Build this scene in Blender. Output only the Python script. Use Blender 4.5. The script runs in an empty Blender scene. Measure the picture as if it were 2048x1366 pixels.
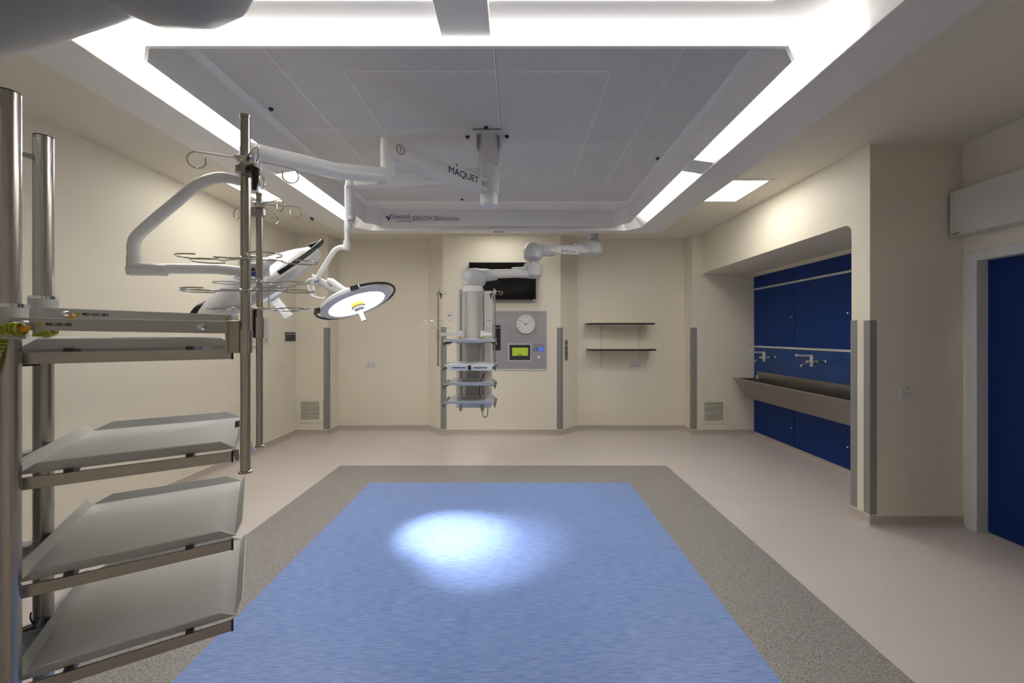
import bpy, math, random
from mathutils import Vector, Matrix
random.seed(7)
PI = math.pi
SC = bpy.context.scene
COL = SC.collection

# ------------------------------------------------------------ camera, world, exposure
FPX = 813.0
EYE = 1.5
cam_d = bpy.data.cameras.new('camera')
cam_d.sensor_width = 36.0
cam_d.lens = 36.0 * FPX / 2048.0
cam_d.shift_x = -10.0 / 2048.0
cam_d.shift_y = -13.0 / 2048.0
cam_d.clip_start = 0.02
cam = bpy.data.objects.new('camera', cam_d)
COL.objects.link(cam)
cam.location = (0, 0, EYE)
cam.rotation_euler = (PI / 2, 0, 0)
SC.camera = cam

wd = bpy.data.worlds.new('room_world')
SC.world = wd
wd.use_nodes = True
wd.node_tree.nodes['Background'].inputs[0].default_value = (0.6, 0.62, 0.65, 1)
wd.node_tree.nodes['Background'].inputs[1].default_value = 0.05

SC.view_settings.view_transform = 'Standard'
SC.view_settings.look = 'None'
SC.view_settings.gamma = 1.0
SC.view_settings.exposure = 2.12
SC.view_settings.use_curve_mapping = False

STRIP = 7.6       # canopy light strips
CROSS = 1.1       # cross light at the near end of the canopy
PANEL = 2.9       # ceiling light panels
SPOT = 85.0      # surgical light beam


def P(u, v, Y):
    """point seen at pixel (u, v) at real distance Y in front of the camera"""
    return Vector(((u - 1034.0) * Y / FPX, Y, EYE - (v - 670.0) * Y / FPX))


def lin(r, g, b):
    f = lambda c: c / 12.92 if c <= 0.04045 else ((c + 0.055) / 1.055) ** 2.4
    return (f(r / 255), f(g / 255), f(b / 255), 1)


# ------------------------------------------------------------ materials
def mat(name, col, rough=0.5, metal=0.0, var=0.0, vscale=6.0, bump=0.0, bscale=200.0, stretch=(1, 1, 1),
        emit=None, estr=0.0, spec=0.5, coat=0.0):
    m = bpy.data.materials.new(name)
    m.use_nodes = True
    nt = m.node_tree
    N, L = nt.nodes, nt.links
    b = N['Principled BSDF']
    b.inputs['Base Color'].default_value = col
    b.inputs['Roughness'].default_value = rough
    b.inputs['Metallic'].default_value = metal
    b.inputs['Specular IOR Level'].default_value = spec
    if coat:
        b.inputs['Coat Weight'].default_value = coat
        b.inputs['Coat Roughness'].default_value = 0.1
    if emit:
        b.inputs['Emission Color'].default_value = emit
        b.inputs['Emission Strength'].default_value = estr
    tc = N.new('ShaderNodeTexCoord')
    mp = N.new('ShaderNodeMapping')
    mp.inputs['Scale'].default_value = stretch
    L.new(tc.outputs['Object'], mp.inputs[0])
    if var:
        n = N.new('ShaderNodeTexNoise')
        n.inputs['Scale'].default_value = vscale
        n.inputs['Detail'].default_value = 4
        L.new(mp.outputs[0], n.inputs['Vector'])
        mx = N.new('ShaderNodeMix')
        mx.data_type = 'RGBA'
        mx.inputs[6].default_value = tuple(c * (1 - var) for c in col[:3]) + (1,)
        mx.inputs[7].default_value = tuple(min(1, c * (1 + var)) for c in col[:3]) + (1,)
        L.new(n.outputs[0], mx.inputs[0])
        L.new(mx.outputs[2], b.inputs['Base Color'])
    if bump:
        n2 = N.new('ShaderNodeTexNoise')
        n2.inputs['Scale'].default_value = bscale
        n2.inputs['Detail'].default_value = 2
        L.new(mp.outputs[0], n2.inputs['Vector'])
        bp = N.new('ShaderNodeBump')
        bp.inputs['Strength'].default_value = bump
        bp.inputs['Distance'].default_value = 0.002
        L.new(n2.outputs[0], bp.inputs['Height'])
        L.new(bp.outputs[0], b.inputs['Normal'])
    return m


def speckle(name, base, light, dark, amt=0.5, rough=0.35, streak=(1, 1, 1), scale=900.0):
    """safety vinyl: fine light and dark flecks, optionally streaked"""
    m = bpy.data.materials.new(name)
    m.use_nodes = True
    nt = m.node_tree
    N, L = nt.nodes, nt.links
    b = N['Principled BSDF']
    b.inputs['Roughness'].default_value = rough
    b.inputs['Specular IOR Level'].default_value = 0.35
    tc = N.new('ShaderNodeTexCoord')
    mp = N.new('ShaderNodeMapping')
    mp.inputs['Scale'].default_value = streak
    L.new(tc.outputs['Object'], mp.inputs[0])
    n1 = N.new('ShaderNodeTexNoise')
    n1.inputs['Scale'].default_value = scale * 0.25
    n1.inputs['Detail'].default_value = 3
    L.new(mp.outputs[0], n1.inputs['Vector'])
    r1 = N.new('ShaderNodeValToRGB')
    r1.color_ramp.elements[0].position = 0.36
    r1.color_ramp.elements[0].color = dark
    r1.color_ramp.elements[1].position = 0.66
    r1.color_ramp.elements[1].color = light
    e = r1.color_ramp.elements.new(0.5)
    e.color = base
    L.new(n1.outputs[0], r1.inputs[0])
    n2 = N.new('ShaderNodeTexNoise')
    n2.inputs['Scale'].default_value = 2.2
    n2.inputs['Detail'].default_value = 5
    L.new(tc.outputs['Object'], n2.inputs['Vector'])
    mx = N.new('ShaderNodeMix')
    mx.data_type = 'RGBA'
    mx.inputs[0].default_value = amt
    mx.inputs[6].default_value = base
    L.new(r1.outputs[0], mx.inputs[7])
    hs = N.new('ShaderNodeHueSaturation')
    mr = N.new('ShaderNodeMapRange')
    mr.inputs[3].default_value = 0.94
    mr.inputs[4].default_value = 1.06
    L.new(n2.outputs[0], mr.inputs[0])
    L.new(mr.outputs[0], hs.inputs['Value'])
    L.new(mx.outputs[2], hs.inputs['Color'])
    L.new(hs.outputs[0], b.inputs['Base Color'])
    return m


def perforated(name, col, hole, pitch=0.009):
    m = bpy.data.materials.new(name)
    m.use_nodes = True
    nt = m.node_tree
    N, L = nt.nodes, nt.links
    b = N['Principled BSDF']
    b.inputs['Roughness'].default_value = 0.6
    tc = N.new('ShaderNodeTexCoord')
    mp = N.new('ShaderNodeMapping')
    mp.inputs['Scale'].default_value = (1 / pitch, 1 / pitch, 0)
    L.new(tc.outputs['Object'], mp.inputs[0])
    fr = N.new('ShaderNodeVectorMath'); fr.operation = 'FRACTION'
    L.new(mp.outputs[0], fr.inputs[0])
    sb = N.new('ShaderNodeVectorMath'); sb.operation = 'SUBTRACT'
    sb.inputs[1].default_value = (0.5, 0.5, 0)
    L.new(fr.outputs[0], sb.inputs[0])
    ln = N.new('ShaderNodeVectorMath'); ln.operation = 'LENGTH'
    L.new(sb.outputs[0], ln.inputs[0])
    mr = N.new('ShaderNodeMapRange')
    mr.inputs[1].default_value = 0.22
    mr.inputs[2].default_value = 0.34
    L.new(ln.outputs[1], mr.inputs[0])
    mx = N.new('ShaderNodeMix')
    mx.data_type = 'RGBA'
    mx.inputs[6].default_value = hole
    mx.inputs[7].default_value = col
    L.new(mr.outputs[0], mx.inputs[0])
    L.new(mx.outputs[2], b.inputs['Base Color'])
    return m


def emitter(name, col, s, base=(0.9, 0.9, 0.9, 1)):
    m = bpy.data.materials.new(name)
    m.use_nodes = True
    nt = m.node_tree
    b = nt.nodes['Principled BSDF']
    b.inputs['Base Color'].default_value = base
    b.inputs['Emission Color'].default_value = col
    b.inputs['Emission Strength'].default_value = s
    return m


M = {}
M['wall'] = mat('cream_wall_paint', (0.82, 0.765, 0.645, 1), 0.55, var=0.03, vscale=1.5, bump=0.08, bscale=300)
M['ceiling'] = mat('ceiling_paint', (0.80, 0.75, 0.635, 1), 0.6, var=0.03, vscale=1.2, bump=0.06, bscale=250)
M['canopy'] = mat('canopy_white_metal', (0.84, 0.825, 0.80, 1), 0.4, var=0.015, vscale=3)
M['canopy_in'] = mat('canopy_frame_metal', (0.86, 0.84, 0.81, 1), 0.42, var=0.015, vscale=3)
M['mesh'] = perforated('perforated_diffuser', (0.80, 0.785, 0.765, 1), (0.20, 0.20, 0.195, 1), 0.0095)
M['mesh_fine'] = perforated('fine_perforated_diffuser', (0.78, 0.765, 0.745, 1), (0.38, 0.37, 0.36, 1), 0.006)
M['seam'] = mat('pale_mesh_seam', (0.96, 0.95, 0.93, 1), 0.5)
M['shade'] = mat('dark_filter_edge', (0.22, 0.22, 0.22, 1), 0.7)
M['floor'] = speckle('pale_grey_vinyl', lin(214, 205, 202), lin(224, 216, 213), lin(188, 178, 174), 0.55, 0.32, (1, 2.5, 1), 700)
M['floor_grey'] = speckle('mid_grey_vinyl', lin(152, 149, 146), lin(190, 186, 181), lin(100, 98, 95), 0.75, 0.38, (1, 1, 1), 640)
M['floor_blue'] = speckle('blue_vinyl', lin(128, 155, 210), lin(162, 184, 226), lin(100, 130, 192), 0.6, 0.38, (0.12, 2.4, 1), 460)
M['skirt'] = mat('vinyl_baseboard', lin(190, 180, 170), 0.45, var=0.05, vscale=20)
M['skirt_top'] = mat('baseboard_top_seal', lin(225, 220, 205), 0.45)
M['guard'] = mat('grey_corner_guard', lin(142, 143, 139), 0.5, bump=0.1, bscale=500)
M['white'] = mat('white_painted_metal', (0.74, 0.75, 0.76, 1), 0.3, var=0.01, vscale=4)
M['white2'] = mat('white_plastic', (0.72, 0.72, 0.71, 1), 0.35, var=0.01, vscale=4)
M['offwhite'] = mat('off_white_metal', (0.60, 0.60, 0.57, 1), 0.35, var=0.015, vscale=4)
M['greyplastic'] = mat('pale_grey_plastic', (0.58, 0.59, 0.60, 1), 0.35, var=0.01, vscale=4)
M['pendgrey'] = mat('grey_pendant_cover', (0.36, 0.37, 0.38, 1), 0.45, var=0.01, vscale=4)
M['steel'] = mat('brushed_steel', (0.50, 0.47, 0.44, 1), 0.24, 1.0, var=0.10, vscale=14, stretch=(30, 30, 1), bump=0.06, bscale=60)
M['rail'] = mat('steel_equipment_rail', (0.47, 0.44, 0.41, 1), 0.3, 1.0, var=0.08, vscale=10, bump=0.05, bscale=80)
M['wire'] = mat('polished_wire', (0.70, 0.68, 0.64, 1), 0.18, 1.0, var=0.03, vscale=60)
M['sink'] = mat('satin_steel_trough', (0.40, 0.365, 0.345, 1), 0.33, 1.0, var=0.08, vscale=3, stretch=(1, 8, 1), bump=0.04, bscale=80)
M['chrome'] = mat('chrome', (0.8, 0.8, 0.8, 1), 0.12, 1.0, var=0.02, vscale=9)
M['black'] = mat('black_plastic', (0.012, 0.012, 0.013, 1), 0.4, var=0.1, vscale=9)
M['darkgrey'] = mat('dark_grey_plastic', (0.035, 0.037, 0.04, 1), 0.4, var=0.1, vscale=9)
M['screen'] = mat('glossy_black_screen', (0.006, 0.005, 0.005, 1), 0.12, var=0.1, vscale=3, spec=0.35)
M['blue'] = mat('royal_blue_laminate', (0.002, 0.030, 0.17, 1), 0.42, var=0.05, vscale=2, spec=0.22)
M['bluebright'] = mat('royal_blue_splashback', (0.003, 0.048, 0.22, 1), 0.22, var=0.04, vscale=2)
M['joint'] = mat('dark_joint', (0.003, 0.006, 0.03, 1), 0.6, var=0.05)
M['doorblue'] = mat('blue_door_leaf', (0.0, 0.022, 0.14, 1), 0.5, var=0.04, vscale=2, spec=0.3)
M['trim'] = mat('white_gloss_trim', (0.70, 0.71, 0.71, 1), 0.3, var=0.01, vscale=4)
M['cover'] = mat('white_track_cover', (0.62, 0.61, 0.58, 1), 0.35, var=0.01, vscale=4)
M['panelgrey'] = mat('grey_control_panel', (0.37, 0.37, 0.385, 1), 0.45, 0.2, var=0.02, vscale=8)
M['yellow'] = mat('yellow_earth_sticker', (0.50, 0.46, 0.02, 1), 0.5, var=0.05, vscale=80)
M['hose'] = mat('yellow_green_hose', (0.40, 0.42, 0.03, 1), 0.4, var=0.3, vscale=60)
M['amber'] = mat('amber_plug', (0.75, 0.36, 0.02, 1), 0.35, var=0.05, vscale=50)
M['ink'] = mat('dark_ink', (0.02, 0.02, 0.02, 1), 0.6, var=0.1, vscale=90)
M['inkblue'] = mat('navy_ink', (0.02, 0.025, 0.16, 1), 0.6, var=0.1, vscale=90)
M['inkgrey'] = mat('grey_ink', (0.16, 0.16, 0.18, 1), 0.6, var=0.1, vscale=90)
M['inkslate'] = mat('slate_blue_ink', (0.10, 0.12, 0.24, 1), 0.6, var=0.1, vscale=90)
M['iconblue'] = mat('blue_icon', (0.03, 0.09, 0.35, 1), 0.5, var=0.05, vscale=90)
M['shelfedge'] = mat('dark_brown_edge', (0.018, 0.012, 0.009, 1), 0.4, var=0.1, vscale=20)
M['shelftop'] = mat('cream_shelf_board', (0.66, 0.62, 0.52, 1), 0.4, var=0.03, vscale=9)
M['socket'] = mat('white_socket_plate', (0.74, 0.73, 0.71, 1), 0.35, var=0.01, vscale=30)
M['cream_trim'] = mat('cream_frame_trim', (0.80, 0.77, 0.66, 1), 0.4, var=0.01, vscale=30)
M['lens'] = emitter('light_strip_lens', (1.0, 0.965, 0.925, 1), STRIP)
M['cross'] = emitter('cross_light_lens', (1.0, 0.97, 0.94, 1), CROSS)
M['panel'] = emitter('ceiling_panel_lens', (1.0, 0.96, 0.88, 1), PANEL)
M['panel_dim'] = emitter('ceiling_panel_lens_dimmed', (1.0, 0.96, 0.88, 1), PANEL * 0.55)
M['lamp'] = emitter('surgical_lens', (0.96, 0.97, 1.0, 1), 1.6)
M['lamp_dim'] = emitter('surgical_lens_dim', (0.96, 0.97, 1.0, 1), 0.8)
M['lcd'] = emitter('green_lcd', lin(170, 190, 50), 0.15, lin(60, 70, 20))
M['bluelit'] = emitter('blue_lit_key', lin(30, 90, 225), 0.22, lin(20, 50, 110))


# ------------------------------------------------------------ mesh builder
ORG = {}


class MB:
    def __init__(s):
        s.v = []
        s.f = []

    def add(s, vs, fs):
        n = len(s.v)
        s.v += [Vector(p) for p in vs]
        s.f += [tuple(i + n for i in f) for f in fs]
        return s

    def box(s, a, b):
        x0, x1 = sorted((a[0], b[0])); y0, y1 = sorted((a[1], b[1])); z0, z1 = sorted((a[2], b[2]))
        return s.add([(x0, y0, z0), (x1, y0, z0), (x1, y1, z0), (x0, y1, z0), (x0, y0, z1), (x1, y0, z1), (x1, y1, z1), (x0, y1, z1)],
                     [(0, 3, 2, 1), (4, 5, 6, 7), (0, 1, 5, 4), (1, 2, 6, 5), (2, 3, 7, 6), (3, 0, 4, 7)])

    def obox(s, c, ax, ay, az, hx, hy, hz):
        """oriented box: centre, three unit axes, half sizes"""
        c = Vector(c); ax = Vector(ax) * hx; ay = Vector(ay) * hy; az = Vector(az) * hz
        vs = [c + sx * ax + sy * ay + sz * az for sz in (-1, 1) for sx, sy in ((-1, -1), (1, -1), (1, 1), (-1, 1))]
        fl = ax.cross(ay).dot(az) > 0
        fs = [(0, 3, 2, 1), (4, 5, 6, 7), (0, 1, 5, 4), (1, 2, 6, 5), (2, 3, 7, 6), (3, 0, 4, 7)]
        if not fl:
            fs = [f[::-1] for f in fs]
        return s.add(vs, fs)

    def beam(s, p0, p1, w, h, up=(0, 0, 1)):
        p0 = Vector(p0); p1 = Vector(p1)
        d = (p1 - p0); l = d.length; d.normalize()
        side = d.cross(Vector(up)).normalized()
        u = side.cross(d).normalized()
        return s.obox((p0 + p1) / 2, d, side, u, l / 2, w / 2, h / 2)

    def loft(s, loops, closed=True, cap0=True, cap1=True):
        n = len(loops[0]); b = len(s.v)
        for lp in loops:
            s.v += [Vector(p) for p in lp]
        for k in range(len(loops) - 1):
            for i in range(n if closed else n - 1):
                j = (i + 1) % n
                s.f.append((b + k * n + i, b + k * n + j, b + (k + 1) * n + j, b + (k + 1) * n + i))
        if closed and cap0: s.f.append(tuple(b + i for i in range(n))[::-1])
        if closed and cap1: s.f.append(tuple(b + (len(loops) - 1) * n + i for i in range(n)))
        return s

    def tube(s, pts, r, seg=12, cap=True, closed=False, flat=1.0, up=None):
        pts = [Vector(p) for p in pts]
        n = len(pts)
        rs = r if isinstance(r, (list, tuple)) else [r] * n
        tang = []
        for i in range(n):
            if closed:
                t = pts[(i + 1) % n] - pts[i - 1]
            else:
                t = pts[min(i + 1, n - 1)] - pts[max(i - 1, 0)]
            tang.append(t.normalized() if t.length > 1e-9 else Vector((0, 0, 1)))
        a = Vector(up) if up else (Vector((0, 0, 1)) if abs(tang[0].z) < 0.9 else Vector((1, 0, 0)))
        x = tang[0].cross(a).normalized()
        loops = []
        for i in range(n):
            t = tang[i]
            x = (x - t * x.dot(t)).normalized()
            y = t.cross(x)
            loops.append([pts[i] + rs[i] * (math.cos(2 * PI * k / seg) * x + flat * math.sin(2 * PI * k / seg) * y) for k in range(seg)])
        if closed:
            loops.append(loops[0])
            return s.loft(loops, True, False, False)
        return s.loft(loops, True, cap, cap)

    def cyl(s, p0, p1, r, r1=None, seg=24):
        return s.tube([p0, p1], [r, r if r1 is None else r1], seg)

    def lathe(s, o, axis, prof, seg=40, cap=True):
        """profile of (distance along axis, radius)"""
        o = Vector(o); ax = Vector(axis).normalized()
        a = Vector((0, 0, 1)) if abs(ax.z) < 0.9 else Vector((1, 0, 0))
        x = ax.cross(a).normalized(); y = ax.cross(x)
        loops = [[o + ax * d + r * (math.cos(2 * PI * k / seg) * x + math.sin(2 * PI * k / seg) * y) for k in range(seg)] for d, r in prof]
        return s.loft(loops, True, cap, cap)

    def prism(s, poly, fn, a, b):
        """2-D polygon; fn(p, q, t) gives the 3-D point; t runs a..b"""
        return s.loft([[fn(p, q, a) for p, q in poly], [fn(p, q, b) for p, q in poly]])

    def text(s, txt, o, right, up, size, thick=0.0004, italic=0.0, spacing=1.0, align='LEFT', bold=0.0, tall=1.0):
        cu = bpy.data.curves.new('t', 'FONT')
        cu.body = txt; cu.size = size; cu.shear = italic; cu.space_character = spacing
        cu.align_x = align; cu.align_y = 'CENTER'; cu.resolution_u = 3; cu.extrude = thick; cu.offset = bold * size
        ob = bpy.data.objects.new('t', cu)
        COL.objects.link(ob)
        bpy.context.view_layer.update()
        dg = bpy.context.evaluated_depsgraph_get()
        me = bpy.data.meshes.new_from_object(ob.evaluated_get(dg))
        right = Vector(right).normalized(); up = Vector(up).normalized(); nn = right.cross(up)
        o = Vector(o)
        s.add([o + right * p.co.x + up * p.co.y * tall + nn * (p.co.z + thick) for p in me.vertices], [tuple(p.vertices) for p in me.polygons])
        bpy.data.objects.remove(ob); bpy.data.curves.remove(cu); bpy.data.meshes.remove(me)
        return s

    def build(s, name, m, parent=None, bevel=0.0, smooth=38, origin=None, seg=2, fix=True):
        me = bpy.data.meshes.new(name)
        vs = s.v
        lo = Vector((min(p[i] for p in vs) for i in range(3))); hi = Vector((max(p[i] for p in vs) for i in range(3)))
        o = Vector(origin) if origin is not None else Vector(((lo.x + hi.x) / 2, (lo.y + hi.y) / 2, lo.z))
        me.from_pydata([tuple(p - o) for p in vs], [], s.f)
        me.update()
        if fix:
            import bmesh
            bm = bmesh.new(); bm.from_mesh(me)
            bmesh.ops.recalc_face_normals(bm, faces=bm.faces)
            bm.to_mesh(me); bm.free()
        me.polygons.foreach_set('use_smooth', [True] * len(me.polygons))
        me.set_sharp_from_angle(angle=math.radians(smooth))
        me.materials.append(M[m])
        ob = bpy.data.objects.new(name, me)
        COL.objects.link(ob)
        po = ORG[parent.name] if parent else Vector((0, 0, 0))
        ob.parent = parent
        ob.location = o - po
        ORG[ob.name] = o
        if bevel:
            bv = ob.modifiers.new('bevel', 'BEVEL')
            bv.width = bevel; bv.segments = seg; bv.limit_method = 'ANGLE'; bv.angle_limit = math.radians(35)
            bv.harden_normals = True
        return ob


def thing(name, label, cat, loc, group=None):
    o = bpy.data.objects.new(name, None)
    COL.objects.link(o)
    o.empty_display_size = 0.1
    o.location = loc
    ORG[o.name] = Vector(loc)
    o['label'] = label; o['category'] = cat
    if group: o['group'] = group
    return o


def tag(o, label, cat, group=None):
    o['label'] = label; o['category'] = cat
    if group: o['group'] = group
    return o


def struct(o):
    o['kind'] = 'structure'
    return o


def smoothpath(pts, r, n=5):
    """round the corners of a polyline"""
    pts = [Vector(p) for p in pts]
    out = [pts[0]]
    for i in range(1, len(pts) - 1):
        a, b, c = pts[i - 1], pts[i], pts[i + 1]
        l1 = (a - b).length; l2 = (c - b).length
        q = min(r, l1 * 0.49, l2 * 0.49)
        p0 = b + (a - b).normalized() * q; p1 = b + (c - b).normalized() * q
        for k in range(n + 1):
            t = k / n
            out.append((1 - t) ** 2 * p0 + 2 * t * (1 - t) * b + t * t * p1)
    out.append(pts[-1])
    return out


XR = Vector((1, 0, 0)); YR = Vector((0, 1, 0)); ZR = Vector((0, 0, 1))
CEIL = 3.0
YB = 6.385      # recessed back wall
YF = 6.08       # bump of the back wall
XL = -3.306     # left wall
XN = 3.556      # back of the sink niche
XW = 2.77       # right wall plane over the niche
XD = 3.50       # door wall

# ------------------------------------------------------------ floor
fl = struct(MB().box((-3.5, -0.9, -0.1), (3.9, 6.6, 0)).build('floor', 'floor', origin=(0, 0, 0)))
gx0, gx1, gy1 = -2.03, 1.715, 4.67
bx0, bx1, by1 = -1.492, 1.142, 4.13
ny0 = 1.36; nb0 = 1.9 - 1.0
g = MB()
T = 0.0012
for a, b in (((gx0, nb0 - .54, 0), (bx0, gy1, T)), ((bx1, nb0 - .54, 0), (gx1, gy1, T)), ((bx0, by1, 0), (bx1, gy1, T)), ((bx0, nb0 - .54, 0), (bx1, nb0, T))):
    g.box(a, b)
struct(g.build('floor_border', 'floor_grey', fl))
struct(MB().box((bx0, nb0, 0), (bx1, by1, T)).build('floor_inlay', 'floor_blue', fl))

# ------------------------------------------------------------ walls and ceiling
struct(MB().box((-3.5, -0.9, CEIL), (3.9, 6.6, CEIL + 0.1)).build('ceiling', 'ceiling', origin=(0, 0, CEIL)))
struct(MB().box((-3.5, -0.9, 0), (XL, YF, CEIL)).build('wall_left', 'wall'))
poly = [(-3.5, YF), (XL, YF), (-2.83, YF), (-2.80, YB), (-1.39, YB), (-1.11, YF), (0.651, YF), (0.95, YB), (2.63, YB), (2.62, YF),
        (3.75, YF), (3.75, 6.6), (-3.5, 6.6)]
struct(MB().prism(poly, lambda p, q, t: (p, q, t), 0, CEIL).build('wall_back', 'wall', smooth=20))
# wall over and beside the sink niche, with its rounded upper corner
yn0 = 3.366; zn = 2.42; rr = 0.07
arc = [(yn0 + rr - rr * math.cos(a), zn - rr + rr * math.sin(a)) for a in [PI / 2 * k / 6 for k in range(7)]]
poly = [(3.19, 0), (yn0, 0)] + arc + [(YF, zn), (YF, CEIL), (3.19, CEIL)]
struct(MB().prism(poly, lambda p, q, t: (t, p, q), XW, XN).build('wall_right', 'wall', smooth=30))
struct(MB().box((XN, 3.19, 0), (3.75, YF, CEIL)).build('wall_niche', 'wall'))
# door wall with its opening
dy0, dy1, dz1 = 1.93, 3.16, 2.14
poly = [(-0.9, 0), (dy0, 0), (dy0, dz1), (dy1, dz1), (dy1, 0), (3.19, 0), (3.19, CEIL), (-0.9, CEIL)]
struct(MB().prism(poly, lambda p, q, t: (t, p, q), XD, XD + 0.14).build('wall_door_side', 'wall'))
struct(MB().box((-3.5, -1.0, 0), (3.9, -0.9, CEIL)).build('wall_front', 'wall'))

# baseboards: a strip following the foot of each wall run
def baseboard(name, pts, h=0.088, t=0.007):
    pts = [Vector((p[0], p[1], 0)) for p in pts]
    n = len(pts)
    nrm = []
    for i in range(n - 1):
        d = (pts[i + 1] - pts[i]).normalized()
        nrm.append(Vector((d.y, -d.x, 0)))          # points into the room (room lies to the right of the path)
    def off(i, k):
        if i == 0: return pts[0] + nrm[0] * k
        if i == n - 1: return pts[-1] + nrm[-1] * k
        a, b = nrm[i - 1], nrm[i]
        m = (a + b).normalized()
        return pts[i] + m * (k / max(0.3, m.dot(a)))
    loops = []
    for i in range(n):
        cove = [(0.0, 0), (0.028, 0), (0.017, 0.006), (0.010, 0.018), (t, 0.032), (t, h - 0.004), (0, h - 0.004)]
        loops.append([off(i, k) + ZR * z for k, z in cove])
    b = struct(MB().loft(loops).build(name, 'skirt', smooth=50))
    loops = [[off(i, k) + ZR * z for k, z in ((0, h - 0.004), (t + 0.001, h - 0.004), (t + 0.001, h + 0.003), (0, h + 0.006))] for i in range(n)]
    struct(MB().loft(loops).build('top_seal', 'skirt_top', b))

baseboard('baseboard_left', [(XL, -0.9), (XL, YF)])
baseboard('baseboard_back', [(XL, YF), (-2.83, YF), (-2.80, YB), (-1.39, YB), (-1.11, YF), (0.651, YF), (0.95, YB), (2.63, YB), (2.62, YF), (XN, YF)])
baseboard('baseboard_niche', [(XN, YF), (XN, yn0)], 0.06)
baseboard('baseboard_right', [(XN, yn0), (XW, yn0), (XW, 3.19), (XD, 3.19)])
baseboard('baseboard_door_side', [(XD, dy0 - 0.09), (XD, -0.9)])

# ------------------------------------------------------------ door
door = bpy.data.objects.new('door_1', None); COL.objects.link(door)
door.location = (XD, 2.55, 0); ORG['door_1'] = Vector((XD, 2.55, 0)); struct(door)
w = 0.075
fr = MB()
poly = [(dy0 - w + .03, 0), (dy0 - w + .03, dz1 + .0), (dy1, dz1), (dy1, 0), (dy1 - w, 0), (dy1 - w, dz1 - w), (dy0 + .03, dz1 - w), (dy0 + .03, 0)]
fr.prism(poly, lambda p, q, t: (t, p, q), XD - 0.012, XD + 0.14)
fr.build('door_frame', 'trim', door, bevel=0.003)
MB().box((XD + 0.075, dy0 + .03, 0.008), (XD + 0.12, dy1 - w, dz1 - w)).build('door_leaf', 'doorblue', door)

tc = thing('door_track_cover', 'long white metal cover box for sliding door above the blue door', 'door track cover', (3.43, 2.4, 2.27))
MB().box((3.375, 1.2, 2.265), (XD, 3.172, 2.61)).build('cover_box', 'cover', tc, bevel=0.004)
MB().cyl((3.372, 3.15, 2.575), (3.376, 3.15, 2.575), 0.006, seg=12).build('fixing_screw', 'steel', tc)
MB().box((3.371, 3.10, 2.272), (3.376, 3.155, 2.288)).build('name_plate', 'steel', tc)
MB().cyl((3.44, 2.98, 2.25), (3.44, 2.98, 2.266), 0.02, seg=16).build('sensor', 'greyplastic', tc)

# ------------------------------------------------------------ corner guards
def guard(label, x, y, w, z0=0.088, z1=1.61, d1=(1, 0), d2=(0, 1), t=0.006, split=None):
    """an L-shaped strip wrapping an outer corner at (x, y); d1, d2 run along the two walls away from the corner"""
    c = Vector((x, y)); a = Vector(d1).normalized(); b = Vector(d2).normalized()
    na = -(b - a * b.dot(a)).normalized(); nb = -(a - b * a.dot(b)).normalized()
    diag = (na + nb).normalized()
    k = t / max(0.3, diag.dot(na))
    wb = split if split else w
    outer = [c + a * w, c + a * w + na * t * .5, c + a * (w - .005) + na * t, c + a * .012 + na * t, c + diag * k * 0.75,
             c + b * .012 + nb * t, c + b * (wb - .005) + nb * t, c + b * wb + nb * t * .5, c + b * wb, c]
    m = MB()
    zs = [(z0, 1), (z1 - .01, 1), (z1, 0.4)]
    loops = []
    for z, s in zs:
        loops.append([(c.x + 0 + (p.x - c.x), c.y + (p.y - c.y), z) for p in outer])
    m.loft(loops)
    return tag(m.build('corner_guard', 'guard', smooth=30), label, 'corner guard', 'grey corner guards')

guard('grey corner guard beside the left wall vent, leftmost on the back wall', -2.83, YF, 0.062, z1=1.61, d1=(-1, 0), d2=(0.03, 0.305))
guard('grey corner guard partly behind the shelves of the far equipment pendant', -1.11, YF, 0.055, z1=1.62, d1=(1, 0), d2=(-0.28, 0.305))
guard('grey corner guard between the wall clock panel and the small intercom strip', 0.651, YF, 0.055, z1=1.61, d1=(-1, 0), d2=(0.3, 0.305))
guard('grey corner guard between the open wall shelves and the right wall vent', 2.62, YF, 0.07, z1=1.61, d1=(1, 0), d2=(0.01, 0.305))
guard('tall grey corner guard on the jamb edge right beside the sink trough', XW, yn0, 0.055, z1=1.62, d1=(0, -1), d2=(1, 0))
guard('wide grey corner guard on the pillar between the sink niche and the light switch', XW, 3.19, 0.055, z1=1.615, d1=(0, 1), d2=(1, 0), split=0.05)

# ------------------------------------------------------------ exhaust canopy
CX = -0.222
can = thing('ventilation_canopy', 'large white laminar flow ventilation canopy with light strips filling the ceiling', 'ventilation canopy', (CX, 3.1, 2.75))


def octa(h, y0, y1, z, c=0.0, cn=None):
    cn = c if cn is None else cn
    return [Vector(p) for p in ((CX - h + cn, y0, z), (CX + h - cn, y0, z), (CX + h, y0 + cn, z), (CX + h, y1 - c, z),
                                (CX + h - c, y1, z), (CX - h + c, y1, z), (CX - h, y1 - c, z), (CX - h, y0 + cn, z))]

sk = MB()
sk.loft([octa(2.10, 1.08, 5.26, CEIL, 0.02), octa(2.045, 1.10, 5.20, 2.80, 0.03), octa(1.67, 1.27, 4.87, 2.75, 0.14, 0.04), octa(1.50, 1.36, 4.80, 2.975, 0.10, 0.03),
         octa(1.50, 1.36, 4.80, 2.998, 0.10, 0.03)], True, False, True)
sk.build('skirt', 'canopy', can, smooth=15, bevel=0.004)
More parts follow.
